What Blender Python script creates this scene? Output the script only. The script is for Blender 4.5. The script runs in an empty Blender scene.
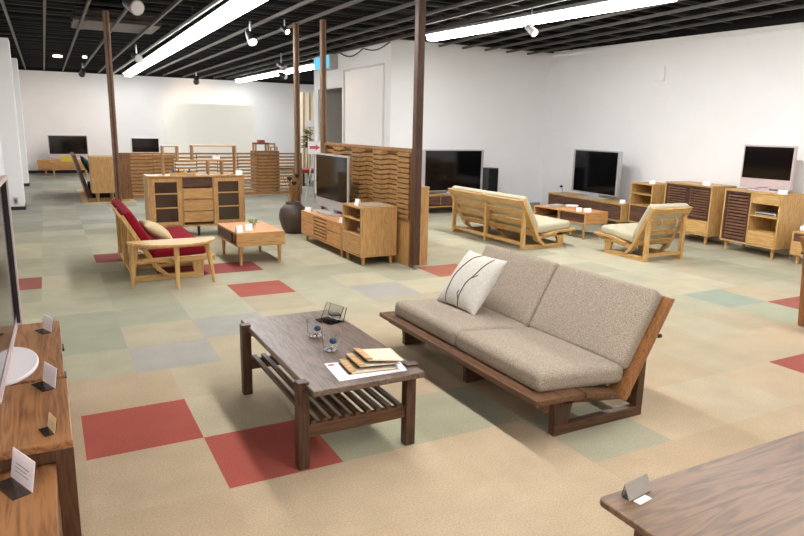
import bpy, bmesh, math, random
from mathutils import Vector, Matrix
random.seed(7)
C = bpy.context.scene.collection
PI = math.pi

# ------------------------------------------------------------------ colour / materials
def lin(c):
    c = c / 255.0
    return c / 12.92 if c <= 0.04045 else ((c + 0.055) / 1.055) ** 2.4
def rgb(r, g, b): return (lin(r), lin(g), lin(b), 1.0)

def newmat(name):
    m = bpy.data.materials.new(name); m.use_nodes = True
    nt = m.node_tree
    for n in list(nt.nodes): nt.nodes.remove(n)
    out = nt.nodes.new('ShaderNodeOutputMaterial')
    bs = nt.nodes.new('ShaderNodeBsdfPrincipled')
    nt.links.new(bs.outputs[0], out.inputs[0])
    return m, nt, bs
def N(nt, t, **kw):
    n = nt.nodes.new(t)
    for k, v in kw.items(): setattr(n, k, v)
    return n
def ramp(nt, src, stops):
    r = N(nt, 'ShaderNodeValToRGB')
    while len(r.color_ramp.elements) < len(stops): r.color_ramp.elements.new(0.5)
    for e, (p, c) in zip(r.color_ramp.elements, stops): e.position = p; e.color = c
    nt.links.new(src, r.inputs[0]); return r

def plain(name, col, rough=0.6, metal=0.0, spec=0.5, noise=0.06, scale=30.0, emit=None, estr=0.0):
    m, nt, bs = newmat(name)
    tc = N(nt, 'ShaderNodeTexCoord'); no = N(nt, 'ShaderNodeTexNoise')
    no.inputs['Scale'].default_value = scale; no.inputs['Detail'].default_value = 3
    nt.links.new(tc.outputs['Object'], no.inputs['Vector'])
    d = tuple(max(0, x * (1 - noise)) for x in col[:3]) + (1,)
    l = tuple(min(1, x * (1 + noise)) for x in col[:3]) + (1,)
    r = ramp(nt, no.outputs['Fac'], [(0.3, d), (0.7, l)])
    nt.links.new(r.outputs[0], bs.inputs['Base Color'])
    bs.inputs['Roughness'].default_value = rough; bs.inputs['Metallic'].default_value = metal
    bs.inputs['Specular IOR Level'].default_value = spec
    if emit:
        bs.inputs['Emission Color'].default_value = emit; bs.inputs['Emission Strength'].default_value = estr
    return m

def wood(name, dark, light, axis='x', scale=1.0, rough=0.45, contrast=1.0, planks=0.0, spec=0.4):
    """long grained timber: stretched noise plus cathedral bands along the given object axis"""
    m, nt, bs = newmat(name)
    tc = N(nt, 'ShaderNodeTexCoord'); oi = N(nt, 'ShaderNodeObjectInfo')
    mp = N(nt, 'ShaderNodeMapping')
    s = {'x': (0.9, 9, 9), 'y': (9, 0.9, 9), 'z': (9, 9, 0.9)}[axis]
    mp.inputs['Scale'].default_value = tuple(v * scale for v in s)
    add = N(nt, 'ShaderNodeVectorMath', operation='ADD')
    mul = N(nt, 'ShaderNodeMath', operation='MULTIPLY'); mul.inputs[1].default_value = 37.0
    nt.links.new(oi.outputs['Random'], mul.inputs[0])
    nt.links.new(tc.outputs['Object'], add.inputs[0]); nt.links.new(mul.outputs[0], add.inputs[1])
    nt.links.new(add.outputs[0], mp.inputs['Vector'])
    n1 = N(nt, 'ShaderNodeTexNoise'); n1.inputs['Scale'].default_value = 1.3; n1.inputs['Detail'].default_value = 4; n1.inputs['Distortion'].default_value = 0.6
    nt.links.new(mp.outputs[0], n1.inputs['Vector'])
    # bands of the low frequency noise give cathedral figure
    m1 = N(nt, 'ShaderNodeMath', operation='MULTIPLY'); m1.inputs[1].default_value = 11.0
    nt.links.new(n1.outputs['Fac'], m1.inputs[0])
    fr = N(nt, 'ShaderNodeMath', operation='PINGPONG'); fr.inputs[1].default_value = 0.5
    nt.links.new(m1.outputs[0], fr.inputs[0])
    n2 = N(nt, 'ShaderNodeTexNoise'); n2.inputs['Scale'].default_value = 7.0; n2.inputs['Detail'].default_value = 5
    nt.links.new(mp.outputs[0], n2.inputs['Vector'])
    mx = N(nt, 'ShaderNodeMath', operation='MULTIPLY_ADD'); mx.inputs[1].default_value = 0.75 * contrast; 
    nt.links.new(fr.outputs[0], mx.inputs[0]); nt.links.new(n2.outputs['Fac'], mx.inputs[2])
    dark, light = [tuple(v*0.92 for v in c[:3]) + (1,) for c in (dark, light)]
    r = ramp(nt, mx.outputs[0], [(0.35, dark), (0.85, light)])
    nt.links.new(r.outputs[0], bs.inputs['Base Color'])
    bs.inputs['Roughness'].default_value = rough; bs.inputs['Specular IOR Level'].default_value = spec
    b = N(nt, 'ShaderNodeBump'); b.inputs['Strength'].default_value = 0.12; b.inputs['Distance'].default_value = 0.002
    nt.links.new(mx.outputs[0], b.inputs['Height']); nt.links.new(b.outputs[0], bs.inputs['Normal'])
    return m

def fabric(name, a, b, scale=160.0, rough=0.95, weave=True):
    m, nt, bs = newmat(name)
    tc = N(nt, 'ShaderNodeTexCoord')
    no = N(nt, 'ShaderNodeTexNoise'); no.inputs['Scale'].default_value = scale; no.inputs['Detail'].default_value = 2
    vo = N(nt, 'ShaderNodeTexVoronoi'); vo.inputs['Scale'].default_value = scale * 0.7
    nt.links.new(tc.outputs['Object'], no.inputs['Vector']); nt.links.new(tc.outputs['Object'], vo.inputs['Vector'])
    ad = N(nt, 'ShaderNodeMath', operation='MULTIPLY_ADD'); ad.inputs[1].default_value = 0.5
    nt.links.new(vo.outputs['Distance'], ad.inputs[0]); nt.links.new(no.outputs['Fac'], ad.inputs[2])
    a, b = [tuple(v*0.82 for v in c[:3]) + (1,) for c in (a, b)]
    r = ramp(nt, ad.outputs[0], [(0.5, a), (0.95, b)])
    nt.links.new(r.outputs[0], bs.inputs['Base Color'])
    bs.inputs['Roughness'].default_value = rough; bs.inputs['Specular IOR Level'].default_value = 0.15
    bp = N(nt, 'ShaderNodeBump'); bp.inputs['Strength'].default_value = 0.25; bp.inputs['Distance'].default_value = 0.003
    nt.links.new(ad.outputs[0], bp.inputs['Height']); nt.links.new(bp.outputs[0], bs.inputs['Normal'])
    return m

def carpet():
    m, nt, bs = newmat('carpet_tiles')
    at = N(nt, 'ShaderNodeAttribute', attribute_name='tile_colour')
    tc = N(nt, 'ShaderNodeTexCoord')
    no = N(nt, 'ShaderNodeTexNoise'); no.inputs['Scale'].default_value = 140; no.inputs['Detail'].default_value = 3
    n2 = N(nt, 'ShaderNodeTexNoise'); n2.inputs['Scale'].default_value = 4; n2.inputs['Detail'].default_value = 3
    nt.links.new(tc.outputs['Object'], no.inputs['Vector']); nt.links.new(tc.outputs['Object'], n2.inputs['Vector'])
    r = ramp(nt, no.outputs['Fac'], [(0.3, (0.80, 0.80, 0.80, 1)), (0.7, (1.12, 1.12, 1.12, 1))])
    r2 = ramp(nt, n2.outputs['Fac'], [(0.3, (0.93, 0.93, 0.93, 1)), (0.7, (1.05, 1.05, 1.05, 1))])
    m1 = N(nt, 'ShaderNodeMixRGB', blend_type='MULTIPLY'); m1.inputs[0].default_value = 1
    m2 = N(nt, 'ShaderNodeMixRGB', blend_type='MULTIPLY'); m2.inputs[0].default_value = 1
    nt.links.new(at.outputs['Color'], m1.inputs[1]); nt.links.new(r.outputs[0], m1.inputs[2])
    nt.links.new(m1.outputs[0], m2.inputs[1]); nt.links.new(r2.outputs[0], m2.inputs[2])
    nt.links.new(m2.outputs[0], bs.inputs['Base Color'])
    bs.inputs['Roughness'].default_value = 0.9; bs.inputs['Specular IOR Level'].default_value = 0.12
    bp = N(nt, 'ShaderNodeBump'); bp.inputs['Strength'].default_value = 0.3; bp.inputs['Distance'].default_value = 0.004
    nt.links.new(no.outputs['Fac'], bp.inputs['Height']); nt.links.new(bp.outputs[0], bs.inputs['Normal'])
    return m

def glass(name, col=(1, 1, 1, 1), rough=0.0):
    m, nt, bs = newmat(name)
    bs.inputs['Base Color'].default_value = col; bs.inputs['Roughness'].default_value = rough
    bs.inputs['Transmission Weight'].default_value = 1.0; bs.inputs['IOR'].default_value = 1.25
    return m

M = {}
M['wall'] = plain('white_wall_paint', rgb(240, 240, 240), 0.75, noise=0.012, scale=2.0, spec=0.25)
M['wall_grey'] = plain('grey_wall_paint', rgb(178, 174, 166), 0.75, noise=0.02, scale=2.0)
M['black'] = plain('black_ceiling_paint', rgb(9, 8, 10), 0.8, noise=0.2, scale=8)
M['runner'] = plain('dark_steel_runner', rgb(88, 82, 78), 0.5, 0.1, noise=0.1)
M['joist'] = plain('black_steel_joist', rgb(36, 34, 36), 0.6, 0.0, noise=0.1)
M['rib'] = plain('black_deck_rib', rgb(20, 18, 20), 0.7, noise=0.1)
M['bright'] = plain('bright_galvanised_steel', rgb(205, 205, 205), 0.4, 0.3, noise=0.05)
M['carpet'] = carpet()
M['skirt'] = plain('black_skirting', rgb(34, 31, 32), 0.6)
M['pine_x'] = wood('pale_ash_x', rgb(176, 132, 74), rgb(212, 172, 110), 'x')
M['pine_y'] = wood('pale_ash_y', rgb(176, 132, 74), rgb(212, 172, 110), 'y')
M['pine_z'] = wood('pale_ash_z', rgb(176, 132, 74), rgb(212, 172, 110), 'z')
M['oak_x'] = wood('honey_oak_x', rgb(164, 120, 70), rgb(200, 156, 100), 'x')
M['oak_y'] = wood('honey_oak_y', rgb(164, 120, 70), rgb(200, 156, 100), 'y')
M['oak_z'] = wood('honey_oak_z', rgb(164, 120, 70), rgb(200, 156, 100), 'z')
M['alder_x'] = wood('alder_x', rgb(180, 124, 70), rgb(214, 158, 100), 'x')
M['alder_z'] = wood('alder_z', rgb(180, 124, 70), rgb(214, 158, 100), 'z')
M['walnut_x'] = wood('walnut_x', rgb(58, 39, 30), rgb(108, 76, 60), 'x')
M['walnut_z'] = wood('walnut_z', rgb(46, 28, 22), rgb(84, 54, 42), 'z')
M['slat_x'] = wood('brown_slat_x', rgb(92, 62, 46), rgb(140, 100, 76), 'x')
M['board_z'] = wood('brown_screen_z', rgb(96, 64, 36), rgb(136, 98, 58), 'z')
M['board_x'] = wood('brown_screen_x', rgb(128, 86, 48), rgb(176, 126, 76), 'x')
M['board_y'] = wood('brown_screen_y', rgb(120, 80, 42), rgb(170, 122, 72), 'y')
M['lath_x'] = wood('tan_lath_x', rgb(138, 94, 50), rgb(186, 138, 82), 'x')
M['lath_y'] = wood('tan_lath_y', rgb(118, 84, 44), rgb(166, 126, 76), 'y')
M['dark_y'] = wood('dark_brown_timber_y', rgb(58, 36, 22), rgb(98, 66, 44), 'y')
M['dark_x'] = wood('dark_brown_timber_x', rgb(58, 36, 22), rgb(98, 66, 44), 'x')
M['dark_z'] = wood('dark_brown_timber_z', rgb(52, 32, 20), rgb(86, 58, 40), 'z')
M['post'] = wood('stained_post_z', rgb(88, 64, 42), rgb(134, 102, 70), 'z')
M['red_y'] = wood('red_brown_oak_y', rgb(80, 48, 28), rgb(128, 82, 50), 'y')
M['red_backlit_x'] = wood('red_brown_oak_backlit_x', rgb(72, 48, 31), rgb(112, 77, 50), 'x')  # darkened so the colour carries the backlit tone of the seat fascia
M['red_lit_z'] = wood('red_brown_oak_lit_z', rgb(116, 76, 42), rgb(162, 111, 66), 'z')  # lightened so the colour carries the light and sheen on the back stiles
M['smoke_y'] = wood('smoked_oak_top_y', rgb(72, 56, 46), rgb(116, 95, 80), 'y', rough=0.35, spec=0.5)
M['smoke_x'] = wood('smoked_oak_top_x', rgb(86, 64, 45), rgb(124, 96, 69), 'x', scale=0.7, rough=0.35, spec=0.5)
M['oakgrain_y'] = wood('open_grain_oak_y', rgb(108, 68, 38), rgb(162, 112, 68), 'y', scale=0.8, contrast=1.2)
M['oakgrain_z'] = wood('open_grain_oak_dark_z', rgb(64, 38, 24), rgb(92, 60, 40), 'z')
M['grey_fab'] = fabric('grey_tweed', rgb(128, 116, 102), rgb(192, 177, 158), 260)
M['cream_fab'] = fabric('cream_cloth', rgb(186, 178, 150), rgb(212, 204, 178), 160)
M['red_fab'] = fabric('crimson_cloth', rgb(120, 12, 30), rgb(160, 28, 46), 160)
M['beige_fab'] = fabric('beige_linen', rgb(196, 176, 130), rgb(224, 206, 164), 160)
M['white_fab'] = fabric('white_linen', rgb(206, 201, 190), rgb(230, 225, 214), 160)
M['green_fab'] = fabric('dark_green_cloth', rgb(18, 48, 42), rgb(40, 76, 66), 120)
M['black_fab'] = fabric('black_cloth', rgb(22, 22, 26), rgb(44, 42, 46), 120)
M['print'] = plain('grey_branch_print', rgb(84, 78, 72), 0.9)
M['screen'] = plain('black_glass_screen', rgb(10, 10, 12), 0.08, noise=0.02, spec=0.5)
M['silver'] = plain('silver_plastic', rgb(186, 184, 184), 0.35, 0.3, noise=0.02)
M['pinksilver'] = plain('warm_silver_plastic', rgb(200, 182, 180), 0.4, 0.15, noise=0.02)
M['whiteplastic'] = plain('white_plastic', rgb(232, 226, 226), 0.35, noise=0.01)
M['steel'] = plain('brushed_steel', rgb(150, 150, 152), 0.35, 0.9, noise=0.03)
M['blackplastic'] = plain('black_plastic', rgb(28, 28, 30), 0.4, noise=0.05)
M['card'] = plain('white_card', rgb(240, 236, 236), 0.6, noise=0.01)
def translucent(name, col):
    m, nt, bs = newmat(name); bs.inputs['Base Color'].default_value = col; bs.inputs['Roughness'].default_value = .7
    tr = N(nt, 'ShaderNodeBsdfTranslucent'); tr.inputs['Color'].default_value = col
    mx = N(nt, 'ShaderNodeMixShader'); mx.inputs[0].default_value = 0.55
    nt.links.new(bs.outputs[0], mx.inputs[1]); nt.links.new(tr.outputs[0], mx.inputs[2])
    nt.links.new(mx.outputs[0], [n for n in nt.nodes if n.type == 'OUTPUT_MATERIAL'][0].inputs[0]); return m
M['thin_card'] = translucent('thin_white_card', rgb(246,240,242))
M['smokeplastic'] = plain('smoked_plastic', rgb(58,46,38), 0.2)
M['tancard'] = plain('tan_card', rgb(206, 178, 134), 0.7, noise=0.03)
M['ink'] = plain('grey_ink', rgb(170, 165, 165), 0.8)
M['redink'] = plain('pinkish_red_ink', rgb(206, 84, 92), 0.7)
M['acrylic'] = glass('clear_acrylic', (0.8, 0.8, 0.78, 1))
M['frost'] = plain('hazy_plastic_sheet', rgb(150,142,132), 0.3, noise=0.05)
M['clear'] = glass('clear_glass', (0.97, 0.98, 0.98, 1))
M['smokeglass'] = plain('dark_cabinet_glass', rgb(62, 46, 34), 0.1, noise=0.05, spec=0.6)
M['blueglass'] = plain('blue_glass', rgb(16, 70, 120), 0.1, noise=0.1)
M['pot'] = plain('brown_stoneware', rgb(74, 58, 50), 0.5, noise=0.2, scale=6)
M['stalk'] = plain('dry_stalk', rgb(150, 112, 66), 0.9, noise=0.2)
M['pod'] = plain('dark_seed_pod', rgb(40, 32, 32), 0.9, noise=0.2)
M['leaf'] = plain('green_leaf', rgb(96, 140, 52), 0.6, noise=0.3)
M['darkleaf'] = plain('dark_green_leaf', rgb(52, 86, 44), 0.6, noise=0.3)
M['yellow'] = plain('yellow_green_plastic', rgb(206, 190, 60), 0.5, noise=0.05)
M['redpaint'] = plain('dull_red_paint', rgb(150, 62, 44), 0.6, noise=0.1)
M['cream_panel'] = plain('cream_panel', rgb(241, 241, 230), 0.7, noise=0.01, scale=3)
M['rug'] = fabric('tan_rug', rgb(170, 130, 84), rgb(200, 164, 112), 60)
M['rugedge'] = fabric('pale_rug_border', rgb(206, 172, 130), rgb(224, 196, 156), 60)
M['cyan'] = plain('lit_cyan_panel', rgb(90, 200, 235), 0.4, noise=0.05, emit=rgb(70, 190, 235), estr=0.7)
M['tube'] = plain('lit_fluorescent_tube', rgb(255, 255, 255), 0.5, noise=0.0, emit=(1, 0.98, 0.97, 1), estr=20.5)
M['lamp'] = plain('lit_halogen_face', rgb(255, 240, 225), 0.4, noise=0.0, emit=(1, 0.85, 0.7, 1), estr=3.5)
M['paper'] = plain('cream_paper', rgb(222, 205, 176), 0.8, noise=0.03)
M['cork'] = wood('tan_sample_wood', rgb(176, 130, 76), rgb(212, 170, 112), 'x')
M['stack_blue'] = plain('blue_paint', rgb(60, 80, 150), 0.6)

# ------------------------------------------------------------------ mesh helpers
class MB:
    def __init__(s): s.v = []; s.f = []
    def add(s, vs, fs):
        o = len(s.v); s.v += [Vector(v) for v in vs]; s.f += [tuple(i + o for i in f) for f in fs]; return s
    def box(s, x0, x1, y0, y1, z0, z1):
        return s.add([(x0,y0,z0),(x1,y0,z0),(x1,y1,z0),(x0,y1,z0),(x0,y0,z1),(x1,y0,z1),(x1,y1,z1),(x0,y1,z1)],
                     [(3,2,1,0),(4,5,6,7),(0,1,5,4),(1,2,6,5),(2,3,7,6),(3,0,4,7)])
    def prism(s, poly, a0, a1, axis='x'):
        """poly: 2-D points (p,q). axis x -> (a,p,q); y -> (p,a,q); z -> (p,q,a)"""
        P = {'x': lambda a,p,q:(a,p,q), 'y': lambda a,p,q:(p,a,q), 'z': lambda a,p,q:(p,q,a)}[axis]
        n = len(poly)
        vs = [P(a0,*p) for p in poly] + [P(a1,*p) for p in poly]
        fs = [tuple(range(n))[::-1], tuple(range(n, 2*n))] + [(i, (i+1)%n, n+(i+1)%n, n+i) for i in range(n)]
        return s.add(vs, fs)
    def lathe(s, prof, seg=24, c=(0,0)):
        o = len(s.v); n = len(prof)
        for r, z in prof:
            for k in range(seg):
                a = 2*PI*k/seg; s.v.append(Vector((c[0]+r*math.cos(a), c[1]+r*math.sin(a), z)))
        for i in range(n-1):
            for k in range(seg):
                k2 = (k+1)%seg
                s.f.append((o+i*seg+k, o+i*seg+k2, o+(i+1)*seg+k2, o+(i+1)*seg+k))
        s.f.append(tuple(o+k for k in range(seg))[::-1]); s.f.append(tuple(o+(n-1)*seg+k for k in range(seg)))
        return s
    def tube(s, pts, r, seg=8):
        pts = [Vector(p) for p in pts]; o = len(s.v); n = len(pts)
        rs = r if isinstance(r, (list, tuple)) else [r]*n
        for i, p in enumerate(pts):
            d = (pts[min(i+1,n-1)] - pts[max(i-1,0)]).normalized()
            u = d.cross(Vector((0,0,1)) if abs(d.z) < 0.9 else Vector((1,0,0))).normalized(); w = d.cross(u)
            for k in range(seg):
                a = 2*PI*k/seg; s.v.append(p + (u*math.cos(a) + w*math.sin(a))*rs[i])
        for i in range(n-1):
            for k in range(seg):
                k2 = (k+1)%seg; s.f.append((o+i*seg+k, o+(i+1)*seg+k, o+(i+1)*seg+k2, o+i*seg+k2))
        s.f.append(tuple(o+k for k in range(seg))); s.f.append(tuple(o+(n-1)*seg+k for k in range(seg))[::-1])
        return s
    def cushion(s, c, ax, ay, az, size, r=0.03, puff=0.02, n=12):
        """rounded, slightly crowned block: centre, three unit axes, full sizes"""
        hx, hy, hz = size[0]/2, size[1]/2, size[2]/2
        def lines(h):
            a = []
            for i in range(n+1):
                t = -1 + 2*i/n
                a.append(h*math.sin(t*PI/2)*0.5 + h*t*0.5)
            a = sorted(set([round(x,6) for x in a] + [-h+r*0.4, h-r*0.4, -h+r, h-r, -h+r*.12, h-r*.12]))
            return a
        idx = {}
        ax, ay, az, c = Vector(ax).normalized(), Vector(ay).normalized(), Vector(az).normalized(), Vector(c)
        def vert(p):
            k = tuple(round(q,6) for q in p)
            if k in idx: return idx[k]
            q = [max(-h+r, min(h-r, v)) for v, h in zip(p, (hx,hy,hz))]
            d = Vector([a-b for a, b in zip(p, q)])
            if d.length > 1e-9: d = d.normalized()*r
            v = Vector(q) + d
            u, w = p[0]/hx, p[1]/hy
            v.z += (1 if p[2] > 0 else -1)*puff*max(0,1-u*u)*max(0,1-w*w)*min(1, abs(p[2])/hz)
            s.v.append(c + ax*v.x + ay*v.y + az*v.z); idx[k] = len(s.v)-1; return idx[k]
        X, Y, Z = lines(hx), lines(hy), lines(hz)
        def grid(A, B, mk, flip):
            for i in range(len(A)-1):
                for j in range(len(B)-1):
                    q = [vert(mk(A[i],B[j])), vert(mk(A[i+1],B[j])), vert(mk(A[i+1],B[j+1])), vert(mk(A[i],B[j+1]))]
                    s.f.append(tuple(q[::-1] if flip else q))
        grid(X, Y, lambda a,b:(a,b,hz), False); grid(X, Y, lambda a,b:(a,b,-hz), True)
        grid(X, Z, lambda a,b:(a,-hy,b), False); grid(X, Z, lambda a,b:(a,hy,b), True)
        grid(Y, Z, lambda a,b:(hx,a,b), False); grid(Y, Z, lambda a,b:(-hx,a,b), True)
        return s
    def build(s, name, mat, parent=None, bevel=0.0, smooth=False, loc=None, seg=2):
        me = bpy.data.meshes.new(name); me.from_pydata([tuple(v) for v in s.v], [], s.f); me.update()
        bm = bmesh.new(); bm.from_mesh(me); bmesh.ops.recalc_face_normals(bm, faces=bm.faces); bm.to_mesh(me); bm.free()
        me.materials.append(mat)
        if smooth:
            for p in me.polygons: p.use_smooth = True
            if smooth == 'auto':
                try: me.set_sharp_from_angle(angle=math.radians(40))
                except Exception: pass
        o = bpy.data.objects.new(name, me); C.objects.link(o)
        if parent: o.parent = parent
        if loc: o.location = loc
        if bevel:
            b = o.modifiers.new('edge', 'BEVEL'); b.width = bevel; b.segments = seg; b.limit_method = 'ANGLE'; b.angle_limit = 0.6
        return o

def B(*a): return MB().box(*a)
def tag(o, label, cat, group=None):
    o['label'] = label; o['category'] = cat
    if group: o['group'] = group
    return o
def thing(name, label, cat, loc=(0,0,0), rz=0.0, group=None):
    o = bpy.data.objects.new(name, None); C.objects.link(o)
    o.empty_display_size = 0.1
    o.location = loc; o.rotation_euler = (0, 0, rz)
    return tag(o, label, cat, group)
def struct(name, mb, mat, parent=None, **kw):
    o = mb.build(name, mat, parent, **kw)
    if parent is None: o['kind'] = 'structure'
    return o
def dup(root, loc, rz, label, group=None, name=None):
    r = root.copy(); C.objects.link(r); r.location = loc; r.rotation_euler = (0,0,rz); r['label'] = label
    if group: r['group'] = group
    for ch in list(root.children):
        c = ch.copy(); C.objects.link(c); c.parent = r
        for g in list(ch.children):
            d = g.copy(); C.objects.link(d); d.parent = c
    return r
def leg_round(x, y, z0, z1, r0, r1, lean=(0,0)):
    return MB().tube([(x+lean[0], y+lean[1], z0), (x, y, z1)], [r0, r1], 14)

# ------------------------------------------------------------------ camera
cam = bpy.data.cameras.new('camera'); co = bpy.data.objects.new('camera', cam); C.objects.link(co)
F, YAW, PIT, ROL, HCAM = 657.13, 0.49319, 0.20923, -0.01982, 1.50746
fwd = Vector((math.sin(YAW)*math.cos(PIT), math.cos(YAW)*math.cos(PIT), -math.sin(PIT)))
r0 = Vector((math.cos(YAW), -math.sin(YAW), 0)); d0 = fwd.cross(r0)
rt = r0*math.cos(ROL) + d0*math.sin(ROL); dn = -r0*math.sin(ROL) + d0*math.cos(ROL)
mw = Matrix(((rt.x, -dn.x, -fwd.x, 0), (rt.y, -dn.y, -fwd.y, 0), (rt.z, -dn.z, -fwd.z, HCAM), (0,0,0,1)))
co.matrix_world = mw
cam.sensor_width = 36.0; cam.lens = F/804*36.0; cam.clip_start = 0.05; cam.clip_end = 100
bpy.context.scene.camera = co

# ------------------------------------------------------------------ setting
T = 0.5225; OX, OY = 0.57, 3.086
RED = (184, 96, 82)
special = {(-1,0):RED, (0,-1):RED}
far_special = {(-2,7):(168,103,91), (0,9):(159,89,85), (2,5):(183,103,89), (1,7):(168,89,85), (2,7):(168,89,85), (6,5):(188,120,98),
               (4,4):(184,178,169), (0,5):(184,182,156), (0,2):(182,177,166), (1,3):(181,179,168), (-1,3):(172,174,150), (-1,4):(176,176,152), (0,4):(178,179,156), (1,4):(192,190,164)}
right_special = {(9,1):(164,173,156), (10,0):(168,103,91), (7,-2):(172,96,85), (9,0):(180,180,154), (8,1):(186,182,156), (2,-1):(182,176,148), (1,-1):(178,174,146), (1,0):(188,180,152), (3,-2):(182,176,150)}
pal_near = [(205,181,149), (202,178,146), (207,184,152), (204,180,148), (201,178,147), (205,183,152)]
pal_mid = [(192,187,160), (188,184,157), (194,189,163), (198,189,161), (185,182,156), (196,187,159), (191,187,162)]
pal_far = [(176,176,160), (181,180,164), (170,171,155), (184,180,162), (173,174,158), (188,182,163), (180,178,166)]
def tile_colour(i, j, x, y, far):
    if far and (i, j) in far_special: return far_special[(i, j)]
    if not far and (i, j) in special: return special[(i, j)]
    if not far and (i, j) in right_special: return right_special[(i, j)]
    rr = random.random()
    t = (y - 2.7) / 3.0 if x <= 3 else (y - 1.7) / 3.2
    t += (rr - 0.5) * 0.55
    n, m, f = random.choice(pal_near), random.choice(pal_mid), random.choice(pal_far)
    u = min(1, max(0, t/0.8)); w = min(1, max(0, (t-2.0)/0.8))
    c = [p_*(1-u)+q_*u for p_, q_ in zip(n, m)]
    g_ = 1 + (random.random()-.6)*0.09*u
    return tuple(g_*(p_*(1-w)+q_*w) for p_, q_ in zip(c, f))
vs, fs, cols = [], [], []
for j in range(-12, 38):
    far = j >= 2
    off = -0.36*T if far else 0.0
    for i in range(-4, 18):
        x0 = OX + i*T + off; y0 = OY + j*T
        xa, xb = max(x0, -0.66), min(x0+T, 9.0)
        if xb - xa < 0.01: continue
        ya, yb = max(y0, -3.0), min(y0+T, 22.4)
        if yb - ya < 0.01: continue
        n = len(vs); vs += [(xa,ya,0),(xb,ya,0),(xb,yb,0),(xa,yb,0)]; fs.append((n,n+1,n+2,n+3))
        c = tile_colour(i, j, x0, y0, far); cols.append(tuple(v*0.765 for v in rgb(*c)[:3]) + (1,))
me = bpy.data.meshes.new('floor'); me.from_pydata(vs, [], fs); me.update()
ca = me.color_attributes.new('tile_colour', 'FLOAT_COLOR', 'CORNER')
for p in me.polygons:
    for li in p.loop_indices: ca.data[li].color = cols[p.index]
me.materials.append(M['carpet'])
fl = bpy.data.objects.new('floor', me); C.objects.link(fl); fl['kind'] = 'structure'

H = 2.95
# right wall runs slightly skew: x = 8.36 + .105 (y-5)
def wx(y): return 8.36 + 0.105*(y-5.0)
def slab(p, q, th, z0, za, zb):
    """upright wall slab from p to q (2-D), thickness to the right of p->q, top heights za at p, zb at q"""
    p, q = Vector(p), Vector(q); d = (q-p).normalized(); n = Vector((d.y, -d.x))*th
    a, b, c, e = p, q, q+n, p+n
    return MB().add([(a.x,a.y,z0),(b.x,b.y,z0),(c.x,c.y,z0),(e.x,e.y,z0),(a.x,a.y,za),(b.x,b.y,zb),(c.x,c.y,zb),(e.x,e.y,za)],
                    [(3,2,1,0),(4,5,6,7),(0,1,5,4),(1,2,6,5),(2,3,7,6),(3,0,4,7)])
YM = 10.65
struct('wall_right', slab((wx(YM+.1), YM+.1), (wx(-3), -3), -0.12, 0, 3.04, 2.66), M['wall'])
struct('wall_middle', B(5.43, wx(YM), YM, YM+0.12, 0, 3.045), M['wall'])
# block of rooms behind the middle wall, face at x = 5.43 with a recessed opening
BX = 5.43
mb = MB()
mb.box(BX, BX+0.12, YM+.12, 12.84, 0, 3.0); mb.box(BX, BX+0.12, 14.2, 14.45, 0, 3.0); mb.box(BX, BX+0.12, 12.84, 14.2, 2.31, 3.0)
struct('wall_block', mb, M['wall'])
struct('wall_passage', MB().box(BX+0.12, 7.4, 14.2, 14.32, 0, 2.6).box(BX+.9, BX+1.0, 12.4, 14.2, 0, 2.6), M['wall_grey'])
mb = MB()
for (a, b, c, d) in [(10.89,12.74,2.60,2.64),(10.89,10.93,0,2.60),(12.70,12.74,0,2.60)]:
    mb.box(BX-0.02, BX-0.001, a, b, c, d)
struct('trim_1', mb, plain('pale_grey_trim', rgb(205,205,206), 0.6, noise=0.02))
YB = 22.3
struct('wall_back', B(-0.66, 9.2, YB, YB+0.12, 0, 2.93), M['wall'])
struct('wall_back_right', B(9.0, 9.12, 14.4, YB, 0, 2.93), M['wall'])
struct('wall_left', B(-0.78, -0.66, -3, YB, 0, 2.95), M['wall'])
struct('wall_front', B(-0.78, 8.0, -3.12, -3.0, 0, 2.95), M['wall'])
struct('wall_left_pier', B(-0.66, -0.41, 13.1, 13.7, 0, 2.84), M['wall'])
struct('wall_left_far_pier', B(-0.66, -0.43, 17.9, 18.5, 0, 2.9), M['wall'])
struct('baseboard_left_pier', MB().box(-0.655, -0.40, 13.085, 13.1, 0, 0.06).box(-0.41, -0.40, 13.085, 13.7, 0, 0.06), M['skirt'])
struct('baseboard_left_far_pier', MB().box(-0.655, -0.42, 17.885, 17.9, 0, 0.07).box(-0.43, -0.42, 17.885, 18.5, 0, 0.07), M['skirt'])
struct('baseboard_back', B(-0.65, 8.9, YB-0.02, YB-0.001, 0, 0.09), M['skirt'])
struct('baseboard_middle', B(5.45, wx(YM)-.03, YM-0.02, YM-0.001, 0, 0.07), plain('grey_skirting', rgb(150,148,146), 0.6))
# ceiling: black deck with ribs, steel runners under it and cross joists
struct('ceiling', B(-0.8, 9.3, -3.2, YB+.2, 3.5, 3.6), M['black'])
mb = MB()
for k in range(0, 64): mb.box(-0.7, 9.0, -2.9+k*0.4, -2.84+k*0.4, 3.32, 3.49)
struct('ceiling_ribs', mb, M['rib'])
mb = MB()
for x in (-0.34, 0.13, 0.61, 1.08, 1.56, 2.9, 3.38, 4.0, 4.5):
    y1 = YB-.02 if x < 5.3 else YM
    mb.box(x-0.016, x+0.016, -2.9, y1, H, H+0.04)
for x in (4.95, 5.35):
    mb.box(x-0.02, x+0.02, -2.9, YB-.02, H+0.02, H+0.07)
for k in range(5):   # runners over the right part follow the right wall
    def px(y, k=k): return wx(y) - 0.55 - 0.5*k
    p, q = (px(YM-.02), YM-.02), (px(-2.9), -2.9)
    s_ = slab(p, q, 0.03, H, H+0.035, H+0.035); mb.add(s_.v, s_.f)
struct('trim_2', mb, M['runner'])
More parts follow.
